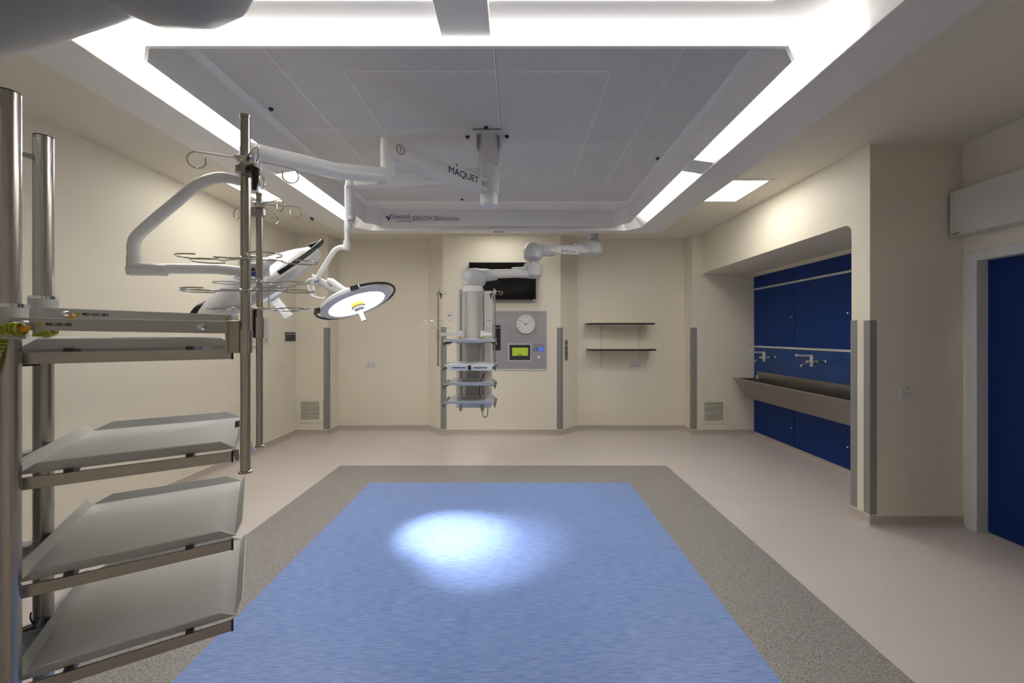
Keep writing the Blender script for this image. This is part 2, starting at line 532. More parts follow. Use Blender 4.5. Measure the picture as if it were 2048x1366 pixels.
# central frame: outer face, lower lip, inner face, ledge
fm = MB()
fm.loft([octa(1.497, 1.83, 4.79, 2.97, 0.12, 0.09), octa(1.515, 1.80, 4.775, 2.78, 0.14, 0.09), octa(1.507, 1.812, 4.765, 2.776, 0.14, 0.09), octa(1.49, 1.83, 4.745, 2.965, 0.14, 0.09),
         octa(1.415, 1.84, 4.44, 2.965, 0.02, 0.02), octa(1.415, 1.84, 4.44, 2.972, 0.02, 0.02)], True, False, False)
fm.build('frame', 'canopy_in', can, smooth=15)
# horizontal closing plate between the cross light and the near edge
MB().box((CX - 1.495, 1.37, 2.842), (CX + 1.495, 1.797, 2.96)).build('closing_plate', 'canopy', can, bevel=0.003)
MB().box((CX - 1.40, 1.785, 2.784), (CX + 1.40, 1.803, 2.840)).build('light_strip', 'cross', can)
MB().box((CX - 1.25, 1.54, 2.836), (CX + 1.25, 1.622, 2.842)).build('light_strip', 'cross', can)
# beam crossing to the near edge
MB().box((CX - 0.108, 1.13, 2.80), (CX + 0.108, 1.80, 2.845)).build('cable_duct', 'canopy_in', can, bevel=0.004)
# crossbars halfway along both sides
for sx in (-1, 1):
    MB().add([(CX + sx * 1.50, 2.97, 2.782), (CX + sx * 1.69, 2.97, 2.755), (CX + sx * 1.69, 3.18, 2.755), (CX + sx * 1.50, 3.18, 2.782),
              (CX + sx * 1.50, 2.97, 2.96), (CX + sx * 1.62, 2.97, 2.96), (CX + sx * 1.62, 3.18, 2.96), (CX + sx * 1.50, 3.18, 2.96)],
             [(0, 3, 2, 1), (4, 5, 6, 7), (0, 1, 5, 4), (1, 2, 6, 5), (2, 3, 7, 6), (3, 0, 4, 7)]).build('crossbar', 'canopy', can)

# light strips lie on the inward slope of the skirt
def strip(sx, y0, y1, t0=0.10, t1=0.56):
    def q(t, o=0.0):
        d = Vector((-0.17, 0, 0.225)); n = Vector((-0.8, 0, -0.6))
        p = Vector((1.67, 0, 2.75)) + d * t + n * o
        return p
    r = 0.025
    # rounded rectangle in (t, y)
    L = 0.282
    pts = []
    for (tc_, yc, a0) in ((t1 - r / L, y1 - r, 0), (t0 + r / L, y1 - r, 90), (t0 + r / L, y0 + r, 180), (t1 - r / L, y0 + r, 270)):
        for k in range(5):
            a = math.radians(a0 + 22.5 * k)
            pts.append((tc_ + math.cos(a) * r / L, yc + math.sin(a) * r))
    lo = [Vector((CX + sx * q(t, -0.004).x, y, q(t, -0.004).z)) for t, y in pts]
    hi = [Vector((CX + sx * q(t, 0.006).x, y, q(t, 0.006).z)) for t, y in pts]
    MB().loft([lo, hi]).build('light_strip', 'lens', can)

for sx in (-1, 1):
    strip(sx, 1.66, 2.86)
    strip(sx, 3.24, 4.45)

# perforated diffuser in four pinwheel panels round the lamp column
zg = 2.971
x0, x1, y0, y1 = CX - 1.42, CX + 1.42, 1.84, 4.46
px0, px1, py0, py1 = -0.315, -0.117, 2.90, 3.10
gp = 0.003
for a, b, m in (((x0, y0), (px1 - gp, py0 - gp), 'mesh'), ((px1 + gp, y0), (x1, py1 - gp), 'mesh'),
                ((px0 + gp, py1 + gp), (x1, y1), 'mesh_fine'), ((x0, py0 + gp), (px0 - gp, y1), 'mesh_fine')):
    MB().box((a[0], a[1], zg), (b[0], b[1], zg + 0.01)).build('diffuser_panel', m, can, origin=(0, 0, zg))
MB().box((x0, y0, zg + 0.012), (x1, y1, zg + 0.02)).build('backing_plate', 'shade', can)
s = MB()
for hh, ww in ((0.745, 0.003), (1.085, 0.0025)):
    yc = 3.015
    ya = max(yc - hh, 1.85)
    for sx in (-1, 1):
        s.box((CX + sx * hh - ww, ya, zg - 0.0015), (CX + sx * hh + ww, yc + hh, zg + 0.001))
    s.box((CX - hh, yc + hh - ww, zg - 0.0015), (CX + hh, yc + hh + ww, zg + 0.001))
    if yc - hh > 1.85:
        s.box((CX - hh, yc - hh - ww, zg - 0.0015), (CX + hh, yc - hh + ww, zg + 0.001))
s.box((px1 - .004, y0, zg - .0015), (px1 + .0005, py0, zg + .001)).box((px1, py1, zg - .0015), (x1, py1 + .004, zg + .001))
s.box((x0, py0 - .004, zg - .0015), (px0, py0, zg + .001)).box((px0 - .002, py1, zg - .0015), (px0 + .002, y1, zg + .001))
s.build('mesh_seam', 'seam', can)
for (u, v) in ((542, 217), (972, 254), (935, 273), (1014, 272), (1315, 316), (924, 398)):
    Y = 1.471 * FPX / (670 - v)
    x = (u - 1034) * Y / FPX
    MB().lathe((x, Y, zg + .002), (0, 0, -1), [(0, .016), (.006, .016), (.012, .011), (.018, .008)], 16).build('test_plug', 'black', can)
# maker lettering on the far inner face
fy = 4.742
def ft(txt, u0, u1, v, m, name, italic=0.0, k=1.0, size=None):
    a = P(u0, v, fy); b_ = P(u1, v, fy)
    wd_ = b_.x - a.x
    t = MB().text(txt, (0, 0, 0), XR, ZR, 1.0, 0, italic)
    tw = max(p.x for p in t.v) - min(p.x for p in t.v)
    sz = wd_ / tw
    lx = min(p.x for p in t.v) * sz
    t2 = MB().text(txt, a - XR * lx + Vector((0, -0.002, 0)), XR, ZR, sz, 0.0004, italic)
    hs = (size / sz) if size else 1.0
    if size:
        for p in t2.v: p.z = a.z + (p.z - a.z) * hs
    t2.build(name, m, can)
ft('howorth', 785, 821, 433.5, 'inkgrey', 'lettering', 0.2, size=0.088)
ft('air technology', 794, 823, 442, 'inkslate', 'lettering', 0.2, size=0.032)
ft('EXFLOW 28', 826, 877, 437, 'inkgrey', 'lettering', size=0.078)
ft('EVOLUTION', 879, 918, 438, 'inkslate', 'lettering', 0.25, size=0.052)
lg = MB()
def flat(mb, pts, y):
    q = [P(u, v, y) for u, v in pts]
    mb.loft([q, [p + Vector((0, -0.0015, 0)) for p in q]])
flat(lg, [(771, 433), (775, 432), (778, 436), (782, 428.5), (783, 430), (780, 437), (777, 442), (775, 438)], fy - .001)
lg.build('logo', 'inkblue', can)
sn = MB().box((P(978, 0, 4.95).x, 4.84, 2.75), (P(1016, 0, 4.95).x, 4.98, 2.80))
sb_ = sn.build('sensor_housing', 'canopy', can, bevel=0.01)
c0 = Vector((P(997, 0, 4.92).x, 4.915, 2.75))
MB().lathe(c0, (0, 0, -1), [(0, .045), (.006, .045), (.010, .03), (.018, .016), (.02, .008)], 24).build('sensor', 'offwhite', sb_)
MB().tube([c0 + Vector((.05 * math.cos(a), .035 * math.sin(a), -.004)) for a in [2 * PI * k / 24 for k in range(24)]], .0045, 6, closed=True).build('sensor_ring', 'darkgrey', sb_)

# small detector on the ceiling by the left wall
d = MB().lathe((-2.62, 5.2, CEIL), (0, 0, -1), [(0, .03), (.01, .028), (.02, .018), (.035, .01)], 20).build('ceiling_sensor', 'darkgrey')
tag(d, 'tiny dark sensor on the cream ceiling left of the canopy', 'sensor')

# ceiling light panels
def ceiling_panel(x0, x1, y0, y1, label, m='panel'):
    t = thing('ceiling_light', label, 'ceiling light', ((x0 + x1) / 2, (y0 + y1) / 2, CEIL), 'ceiling light panels')
    f = MB()
    e = 0.04
    f.box((x0 - e, y0 - e, CEIL - .006), (x1 + e, y0, CEIL)).box((x0 - e, y1, CEIL - .006), (x1 + e, y1 + e, CEIL))
    f.box((x0 - e, y0, CEIL - .006), (x0, y1, CEIL)).box((x1, y0, CEIL - .006), (x1 + e, y1, CEIL))
    f.build('light_frame', 'ceiling', t)
    MB().box((x0, y0, CEIL - .004), (x1, y1, CEIL)).build('diffuser', m, t)
ceiling_panel(1.86, 2.44, 3.94, 4.54, 'square ceiling light panel right of the canopy above the sink niche')
ceiling_panel(-0.56, 0.04, 5.31, 5.76, 'ceiling light panel behind the canopy lighting the wall above the television', 'panel_dim')
ceiling_panel(-2.86, -2.28, 3.94, 4.54, 'square ceiling light panel left of the canopy behind the drip poles')

# ------------------------------------------------------------ sink niche: blue panels, trough, taps
bp = thing('wall_cabinet', 'royal blue laminate panelling with access doors lining the back of the sink niche', 'wall panelling', (XN, 4.8, 0.065))
xp = XN - 0.018
ysplit = 5.19
ye0, ye1 = yn0 + 0.02, YF - 0.012
MB().box((xp + 0.006, ye0, 0.065), (XN, ye1, 2.365)).build('carcass', 'joint', bp)
g = 0.004
def lockm(y, z, par):
    MB().lathe((xp, y, z), (-1, 0, 0), [(0, .011), (.003, .011), (.004, .008)], 16).build('lock', 'chrome', par)
for (ya, yb) in ((ysplit + g, ye1), (4.30 + g, ysplit - g), (ye0, 4.30 - g)):
    a = MB().box((xp, ya, 2.19), (XN - .004, yb, 2.365)).build('top_panel', 'blue', bp)
    m_ = MB().box((xp, ya, 1.345), (XN - .004, yb, 2.165)).build('upper_door', 'blue', bp)
    l_ = MB().box((xp, ya, 0.065), (XN - .004, yb, 0.80)).build('lower_door', 'blue', bp)
    lockm(ya + .045, 1.735 if ya > 4 else 1.74, m_)
    lockm(ya + .045, 0.30, l_)
MB().box((xp + .002, ye0, 0.80), (XN - .004, ye1, 1.318)).build('splashback', 'bluebright', bp)
for z in (2.165, 1.318):
    MB().box((xp - .008, ye0, z), (XN - .004, ye1, z + .024)).build('divider_strip', 'cover', bp)

sk = thing('scrub_sink', 'long stainless steel scrub trough mounted on the blue splashback', 'scrub sink', (3.36, 4.7, 0.585))
ys0, ys1 = yn0 + .06, 5.97
xb = xp - 0.0015
# front, bottom and back as a folded sheet; section in (x, z)
sec = [(xb, 0.965), (xb, 0.59), (3.36, 0.585), (3.185, 0.848), (3.165, 0.872), (3.178, 0.878), (3.198, 0.868), (3.205, 0.856), (3.372, 0.602), (xb - .014, 0.607), (xb - .014, 0.965)]
MB().prism(sec, lambda p, q, t: (p, t, q), ys0, ys1).build('trough', 'sink', sk, smooth=25)
for y in (ys0, ys1 - .012):
    MB().prism([(xb, 0.59), (3.36, 0.587), (3.175, 0.868), (xb, 0.872)], lambda p, q, t: (p, t, q), y, y + .012).build('end_panel', 'sink', sk)
MB().tube([(3.168, ys0, .870), (3.168, ys1, .870)], .010, 10).build('rolled_rim', 'rail', sk)
MB().box((xb - .03, ys1 - .03, .855), (xb, ys1 - .006, .915)).build('corner_bracket', 'cover', sk, bevel=.003)

def tap(y, label):
    t = thing('lever_tap', label, 'tap', (xp, y, 1.19), 'wall mounted scrub taps')
    z = 1.192; xo = 3.385
    MB().lathe((xp + .002, y, z), (-1, 0, 0), [(0, .020), (.006, .020), (.010, .014), (.03, .012)], 20).build('wall_flange', 'chrome', t)
    MB().cyl((xp, y, z), (3.45, y, z), .009, seg=12).build('feed_pipe', 'darkgrey', t)
    b = MB().cyl((3.455, y, z), (3.325, y, z), .013, seg=14)
    b.lathe((xo, y, z - .055), (0, 0, 1), [(0, .016), (.004, .019), (.095, .019), (.12, .017), (.135, .014)], 20)
    bo = b.build('tap_body', 'offwhite', t)
    lv = MB().tube([(xo, y, 1.262), (xo - .10, y - .004, 1.262), (xo - .17, y - .006, 1.266)], [.010, .010, .011], 10)
    lv.lathe((xo - .175, y - .006, 1.266), (0, -1, 0), [(-.012, .012), (-.008, .016), (.008, .016), (.012, .012)], 16)
    lv.build('lever', 'offwhite', t)
    MB().tube(smoothpath([(3.375, y, z - .03), (3.30, y, z - .028), (3.27, y, z - .035), (3.262, y, z - .062)], .02), .0075, 10).build('spout', 'chrome', t)
tap(4.67, 'lever tap over the middle of the steel trough, nearest to the camera')
tap(5.57, 'lever tap at the far end of the trough beside the niche corner')

# ------------------------------------------------------------ vents, switches, sockets
def grille(u0, u1, v0, v1, label):
    Y = YF
    a = P(u0, v1, Y); b = P(u1, v0, Y)
    t = thing('air_vent', label, 'air vent', ((a.x + b.x) / 2, Y, a.z), 'louvred air vents')
    e = 0.042
    f = MB()
    x0, x1, z0, z1 = a.x, b.x, a.z, b.z
    poly = [(x0, z0), (x1, z0), (x1, z1), (x0, z1)]
    f.box((x0, Y - .012, z0), (x1, Y, z0 + e)).box((x0, Y - .012, z1 - e), (x1, Y, z1)).box((x0, Y - .012, z0 + e), (x0 + e, Y, z1 - e)).box((x1 - e, Y - .012, z0 + e), (x1, Y, z1 - e))
    f.build('vent_frame', 'cream_trim', t, bevel=.002)
    MB().box((x0 + e, Y - .003, z0 + e), (x1 - e, Y, z1 - e)).build('duct_opening', 'darkgrey', t)
    n = 12
    h = (z1 - z0 - 2 * e) / n
    l = MB()
    for k in range(n):
        z = z0 + e + h * (k + .5)
        l.obox(((x0 + x1) / 2, Y - .007, z), XR, Vector((0, .8, .6)), Vector((0, -.6, .8)), (x1 - x0) / 2 - e, .0035, h * .36)
    l.build('louvre_slats', 'cream_trim', t)
grille(596, 645, 797, 845, 'square louvred air vent low on the back wall beside the leftmost corner guard')
grille(1402.5, 1452, 798, 847, 'square louvred air vent low on the wall beside the sink niche')

def plate_back(name, u0, u1, v0, v1, Y, label, cat, m='socket', keys=(), mk='offwhite', gang=None):
    a = P(u0, v1, Y); b = P(u1, v0, Y)
    t = thing(name, label, cat, ((a.x + b.x) / 2, Y, a.z), 'wall sockets' if cat == 'wall socket' else None)
    MB().box((a.x, Y - .009, a.z), (b.x, Y, b.z)).build('faceplate', m, t, bevel=.002)
    for (fx0, fx1, fz0, fz1, nm, mm) in keys:
        X = lambda f: a.x + (b.x - a.x) * f
        Z = lambda f: a.z + (b.z - a.z) * f
        MB().box((X(fx0), Y - .0125, Z(fz0)), (X(fx1), Y - .009, Z(fz1))).build(nm, mm, t)
    return t
sock = []
for k in range(2):
    o = .1 + .45 * k
    sock += [(o + .12, o + .2, .55, .75, 'socket_hole', 'panelgrey'), (o, o + .1, .2, .38, 'socket_hole', 'panelgrey'), (o + .22, o + .32, .2, .38, 'socket_hole', 'panelgrey'),
             (o + .1, o + .2, .8, .9, 'switch_rocker', 'greyplastic')]
plate_back('double_socket', 733, 752, 724, 737, YB, 'white double socket on the recessed wall between the lit surgical light and far pendant', 'wall socket', keys=sock)
plate_back('double_socket', 1257.5, 1277, 722.5, 736, YB, 'white double socket below the open wall shelves', 'wall socket', keys=sock)
plate_back('wall_plate', 893, 905, 626, 637, YF, 'small white wall plate left of the far pendant column', 'wall plate', keys=((.25, .75, .45, .6, 'switch_rocker', 'iconblue'),))
plate_back('light_switch', 1799, 1825, 773, 798, 3.19, 'white light switch on the wall between the pillar and the blue door', 'light switch',
           keys=((.30, .48, .30, .55, 'switch_rocker', 'offwhite'), (.54, .72, .30, .55, 'switch_rocker', 'offwhite'), (.45, .55, .82, .88, 'indicator', 'inkblue')))

def plate_left(name, u0, u1, v0, v1, label, cat):
    y0 = FPX * -XL / (1034 - u0); y1 = FPX * -XL / (1034 - u1); ym = (y0 + y1) / 2
    z0 = EYE - (v1 - 670) * ym / FPX; z1 = EYE - (v0 - 670) * ym / FPX
    return thing(name, label, cat, (XL, ym, z0)), y0, y1, z0, z1
t, y0, y1, z0, z1 = plate_left('blank_plate', 556, 571, 730, 743, 'plain white blanking plate low on the left wall under the dark control keypad', 'wall plate')
MB().box((XL, y0, z0), (XL + .009, y1, z1)).build('faceplate', 'socket', t, bevel=.002)
t, y0, y1, z0, z1 = plate_left('control_keypad', 567, 590, 663, 684, 'dark keypad with a pale frame on the left wall near the corner', 'control panel')
MB().box((XL, y0, z0), (XL + .010, y1, z1)).build('backplate', 'socket', t, bevel=.002)
MB().box((XL + .01, y0 + .025, z0 + .012), (XL + .016, y1 - .012, z1 - .012)).build('keypad_face', 'darkgrey', t)
for k in range(6):
    yy = y0 + .05 + (y1 - y0 - .09) * k / 5
    MB().box((XL + .016, yy - .010, z1 - .047), (XL + .018, yy + .010, z1 - .034)).build('key', 'greyplastic', t)
t = thing('framed_wall_panel', 'white framed panel on the left wall behind the back drip pole', 'wall panel', (XL, 5.17, 1.37))
fy0, fy1, fz0, fz1 = 4.86, 5.40, 1.36, 1.735
f = MB()
e = .035
f.box((XL, fy0, fz0), (XL + .02, fy1, fz0 + e)).box((XL, fy0, fz1 - e), (XL + .02, fy1, fz1)).box((XL, fy0, fz0 + e), (XL + .02, fy0 + e, fz1 - e)).box((XL, fy1 - e, fz0 + e), (XL + .02, fy1, fz1 - e))
f.build('panel_frame', 'socket', t, bevel=.003)
MB().box((XL, fy0 + e, fz0 + e), (XL + .008, fy1 - e, fz1 - e)).build('panel_face', 'offwhite', t)
MB().box((XL + .008, fy1 - e - .06, fz0 + .09), (XL + .028, fy1 - e - .02, fz1 - .08)).build('handle', 'greyplastic', t, bevel=.004)

# intercom strip on the slanted return right of the clock panel
t = thing('intercom_strip', 'two small steel button plates stacked on the slanted wall beside a corner guard', 'intercom', (0.80, 6.23, 1.13))
d45 = Vector((.299, .305, 0)).normalized(); n45 = Vector((d45.y, -d45.x, 0))
c = Vector((0.651, YF, 0)) + d45 * 0.135
for (za, zb) in ((1.27, 1.425), (1.115, 1.262)):
    f = MB().obox(c + ZR * (za + zb) / 2 + n45 * .003, d45, n45, ZR, .034, .004, (zb - za) / 2).build('button_plate', 'steel', t, bevel=.001)
    for k, zz in enumerate((.3, .72)):
        MB().lathe(c + ZR * (za + (zb - za) * zz) + n45 * .006, n45, [(0, .014), (.006, .013), (.007, .009)], 14).build('button', 'darkgrey' if k else 'inkgrey', f)

# ------------------------------------------------------------ television
tv = thing('television', 'black wall mounted flat television behind the far pendant arm', 'television', (P(1005, 0, YF).x, YF, P(0, 602, 6.0).z))
a = P(938, 602, 6.02); b = P(1072, 525, 6.02)
MB().box((a.x, 6.0, a.z), (b.x, 6.045, b.z)).build('casing', 'black', tv, bevel=.004)
MB().box((a.x + .012, 5.9985, a.z + .025), (b.x - .012, 6.001, b.z - .012)).build('screen', 'screen', tv)
MB().box((a.x, 5.9965, a.z), (b.x, 6.0, a.z + .012)).build('bottom_bezel', 'inkgrey', tv)
MB().box((b.x - .045, 5.996, a.z + .004), (b.x - .008, 6.0, a.z + .018)).build('badge', 'socket', tv)
MB().box((a.x + .35, 6.045, a.z + .1), (b.x - .35, YF, b.z - .1)).build('wall_bracket', 'darkgrey', tv)

# ------------------------------------------------------------ grey control panel with clock and touch screen
cp = thing('surgeon_control_panel', 'flush grey control panel with screen and lit keys on the back wall', 'control panel', (P(1030, 0, YF).x, YF, 1.0))
a = P(952, 738, YF); b = P(1093, 622.5, YF)
Y1 = YF - .012
MB().box((a.x, Y1, a.z), (b.x, YF, b.z)).build('faceplate', 'panelgrey', cp)
f = MB(); e = .014
f.box((a.x - e, Y1 - .003, a.z - e), (b.x + e, YF, a.z)).box((a.x - e, Y1 - .003, b.z), (b.x + e, YF, b.z + e)).box((a.x - e, Y1 - .003, a.z), (a.x, YF, b.z)).box((b.x, Y1 - .003, a.z), (b.x + e, YF, b.z))
f.build('panel_trim', 'socket', cp)
def pb(u0, u1, v0, v1, d, name, m, par=cp, bev=0):
    a = P(u0, v1, Y1); b = P(u1, v0, Y1)
    return MB().box((a.x, Y1 - d, a.z), (b.x, Y1, b.z)).build(name, m, par, bevel=bev)
pb(960, 1001, 650.5, 700.5, .006, 'viewer_window', 'black')
sur = pb(1016, 1062.5, 687, 722.5, .003, 'screen_surround', 'greyplastic')
sc_ = pb(1019, 1060.5, 689.5, 720, .008, 'touch_screen', 'darkgrey')
pb(1024.5, 1056, 695.5, 711.5, .0095, 'display', 'lcd', sc_)
pb(1035, 1044, 708.5, 710, .0100, 'display_text', 'ink', sc_)
kp = pb(1064.5, 1090, 687.5, 722.5, .003, 'key_panel', 'panelgrey')
pb(1066, 1088, 689.5, 691.5, .004, 'caption_bar', 'inkgrey', kp)
pb(1067.5, 1075.5, 694.5, 702, .006, 'key', 'iconblue', kp); pb(1070, 1073, 696, 698, .0068, 'key_symbol', 'socket', kp); pb(1069.5, 1073.5, 699.5, 700.5, .0068, 'key_symbol', 'socket', kp)
pb(1079.5, 1087.5, 694.5, 702, .006, 'key', 'bluelit', kp); pb(1082.7, 1084.3, 695.6, 701, .0068, 'key_symbol', 'socket', kp)
pb(1074.5, 1080, 711, 717, .006, 'key', 'socket', kp)

ck = thing('wall_clock', 'round white wall clock reading ten past ten on the grey control panel', 'clock', P(1051.5, 668, Y1))
cc = P(1051.5, 648.5, Y1)
R = .142
MB().lathe(cc, (0, -1, 0), [(0, R), (.022, R), (.026, R - .004), (.026, R - .008), (.018, R - .010)], 48, cap=True).build('clock_case', 'greyplastic', ck)
MB().lathe(cc + Vector((0, -.017, 0)), (0, -1, 0), [(0, R - .009), (.004, R - .009)], 48).build('clock_face', 'socket', ck)
yy = cc.y - .0215
nm = MB()
for k in range(1, 13):
    a_ = PI / 2 - k * PI / 6
    p = Vector((cc.x + .108 * math.cos(a_), yy, cc.z + .108 * math.sin(a_)))
    nm.text(str(k), p, XR, ZR, .034, .0003, align='CENTER')
nm.build('numerals', 'ink', ck)
def hand(ang, l, w, nm_):
    d_ = Vector((math.sin(ang), 0, math.cos(ang))); s_ = Vector((d_.z, 0, -d_.x))
    o_ = Vector((cc.x, yy - .002, cc.z))
    MB().add([o_ - d_ * .02 - s_ * w, o_ - d_ * .02 + s_ * w, o_ + d_ * l + s_ * w * .5, o_ + d_ * l - s_ * w * .5] +
             [q + Vector((0, -.001, 0)) for q in (o_ - d_ * .02 - s_ * w, o_ - d_ * .02 + s_ * w, o_ + d_ * l + s_ * w * .5, o_ + d_ * l - s_ * w * .5)],
             [(0, 1, 2, 3), (4, 5, 6, 7), (0, 1, 5, 4), (1, 2, 6, 5), (2, 3, 7, 6), (3, 0, 4, 7)]).build(nm_, 'ink', ck)
hand(math.radians(-57), .112, .0035, 'hour_hand')
hand(math.radians(50), .118, .003, 'minute_hand')
hand(0, .03, .0015, 'second_hand')
MB().lathe((cc.x, yy, cc.z), (0, -1, 0), [(0, .007), (.005, .007)], 12).build('hub', 'ink', ck)

# ------------------------------------------------------------ open wall shelves
def slot_track(x, par=None):
    t = MB().box((x - .018, YB - .012, .985), (x + .018, YB, 1.68)).build('slotted_upright', 'socket')
    tag(t, '', 'shelf upright', 'slotted shelf uprights')
    s_ = MB()
    for k in range(18):
        z = 1.0 + .0375 * k
        s_.box((x - .003, YB - .0128, z), (x + .004, YB - .0118, z + .014))
    s_.build('slot_holes', 'inkgrey', t)
    return t
xs1 = P(1202, 0, YB).x; xs2 = P(1279, 0, YB).x
slot_track(xs1)['label'] = 'pale slotted shelf upright on the wall, the one closer to the intercom strip'
slot_track(xs2)['label'] = 'pale slotted shelf upright on the wall, right over the double socket'
def shelfboard(u0, u1, v, Yf, label, up):
    z = EYE - (v - 670) * Yf / FPX
    x0 = (u0 - 1034) * Yf / FPX; x1 = (u1 - 1034) * Yf / FPX
    t = thing('wall_shelf', label, 'shelf', ((x0 + x1) / 2, YB, z), 'open wall shelves')
    r = .14
    out = [(x0 + .0, YB), (x0 + .0, Yf + r)] + [(x0 + r - r * math.cos(a), Yf + r - r * math.sin(a)) for a in [PI / 2 * k / 8 for k in range(1, 9)]] + [(x1, Yf), (x1, YB)]
    MB().prism(out, lambda p, q, t_: (p, q, t_), z - .009, z + .009).build('shelf_board', 'shelftop', t, smooth=30)
    pts = [Vector((p, q, z)) for p, q in out]
    e = MB()
    lo = [[q + Vector((0, 0, -.0125)), q + Vector((0, 0, .0125)), q + Vector((dx, dy, .0105)), q + Vector((dx, dy, -.0105))] for q, (dx, dy) in
          zip(pts, [(-.003, 0), (-.003, 0)] + [(-.003 * math.cos(a), -.003 * math.sin(a)) for a in [PI / 2 * k / 8 for k in range(1, 9)]] + [(.003, -.003), (.003, 0)])]
    e.loft(lo).build('edge_band', 'shelfedge', t)
    for x in (xs1, xs2):
        MB().prism([(YB - .012, z - .009), (YB - .012, z - .09), (YB - .24, z - .02), (YB - .27, z - .009)], lambda p, q, t_: (t_, p, q), x - .003, x + .003).build('shelf_bracket', 'shelftop', t)
shelfboard(1178, 1309.5, 647.5, 6.06, 'upper dark edged open wall shelf right of the intercom strip', True)
shelfboard(1180.5, 1312, 700, 6.06, 'lower dark edged open wall shelf above the double socket', False)

# ------------------------------------------------------------ surgical lights
colm = thing('ceiling_light_column', 'white ceiling column in the canopy centre carrying both surgical light arms', 'ceiling column', (-0.207, 3.0, 2.44))
cx, cy = -0.207, 3.0
MB().lathe((cx, cy, 2.972), (0, 0, -1), [(0, .076), (.205, .076), (.208, .073)], 40).build('upper_sleeve', 'white2', colm)
MB().lathe((cx, cy, 2.765), (0, 0, -1), [(0, .070), (.12, .070), (.122, .072), (.21, .072), (.212, .066)], 40).build('lower_sleeve', 'white2', colm)
MB().lathe((cx, cy, 2.553), (0, 0, -1), [(0, .060), (.004, .066), (.06, .066), (.095, .062), (.108, .045), (.112, .02)], 40).build('end_cap', 'white', colm)
MB().box((-.318, 2.905, 2.955), (-.112, 3.095, 2.972)).build('mounting_plate', 'white', colm, bevel=.004)
b = MB()
for sx in (-1, 1):
    b.prism([(2.93, 2.957), (3.07, 2.957), (3.045, 2.86), (2.955, 2.86)], lambda p, q, t: (t, p, q), cx + sx * .085 - .004, cx + sx * .085 + .004)
b.build('bracket', 'offwhite', colm)
for z in (2.87, 2.80, 2.745):
    MB().lathe((cx + .055, cy - .047, z), (.75, -.66, 0), [(-.004, .005), (.003, .005)], 10).build('screw', 'darkgrey', colm)

def axes_from(n):
    n = Vector(n).normalized()
    a = Vector((0, 0, 1)) if abs(n.z) < .95 else Vector((1, 0, 0))
    x = n.cross(a).normalized(); y = n.cross(x)
    return n, x, y

def lamp_head(root, C, n, arc0, arc1, lensmat, back=.012, R=.283, posts=True):
    n, x, y = axes_from(n)
    C = Vector(C)
    # shell: shallow dome behind, rim, recessed lens in front
    MB().lathe(C, n, [(-.078, .035), (-.074, .075), (-.060, .14), (-.042, .205), (-.024, .25), (-.010, R - .012), (.0, R), (.022, R + .001), (.034, R - .008), (.040, .226), (.031, .218)], 64).build('lamp_shell', 'white', root)
    hs = MB().lathe(C, n, [(.0340, .004), (.0340, .2185), (.030, .219), (.02, .218)], 64).build('lens', lensmat, root)
    dots = MB()
    for ring, cnt in ((.085, 14), (.115, 20), (.145, 26), (.175, 32), (.203, 40)):
        for k in range(cnt):
            a = 2 * PI * k / cnt + ring * 9
            q = C + x * ring * math.cos(a) + y * ring * math.sin(a) + n * .0350
            dots.lathe(q, n, [(-.001, .0035), (.001, .0035)], 6)
    dots.build('led_dots', 'greyplastic', hs)['kind'] = 'stuff'
    hd = MB().lathe(C, n, [(.03, .060), (.036, .060), (.060, .056), (.063, .050)], 32).build('amber_ring', 'amber', root)
    MB().lathe(C, n, [(.058, .046), (.072, .046), (.084, .038), (.088, .028)], 32).build('handle_base', 'greyplastic', root)
    MB().lathe(C, n, [(.08, .021), (.10, .019), (.165, .017), (.18, .021), (.188, .020), (.19, .012)], 24).build('centre_handle', 'socket', root)
    # handle bar curving round the rim
    pts = []
    for k in range(41):
        a = arc0 + (arc1 - arc0) * k / 40
        rr_ = R + .035
        pts.append(C + x * rr_ * math.cos(a) + y * rr_ * math.sin(a) + n * back)
    bar = MB().tube(pts, .0095, 10)
    for a in ((arc0 + .12, arc1 - .12) if posts else ()):
        dd = x * math.cos(a) + y * math.sin(a); tt = -x * math.sin(a) + y * math.cos(a)
        bar.obox(C + dd * (R + .012) + n * back, dd, tt, n, .024, .03, .012)
    bar.build('grab_bar', 'black', root)
    return n, x, y

# lit lamp (hangs from the second arm)
Cl = P(711.6, 600.5, 3.3)
tgt = Vector((-.50, 3.06, 0))
nl = (tgt - Cl).normalized()
la = thing('surgical_light', 'round surgical light, switched on, casting the bright pool on the blue floor', 'surgical light', Cl, 'surgical lights')
n_, x_, y_ = axes_from(nl)
def ang_of(u, v, Y, C, x, y):
    # the eye ray through the pixel meets the lamp's own plane
    n = Vector(x).cross(y); e = Vector((0, 0, EYE)); r = P(u, v, 1.0) - e
    d = e + r * ((Vector(C) - e).dot(n) / r.dot(n)) - Vector(C)
    return math.atan2(d.dot(y), d.dot(x))
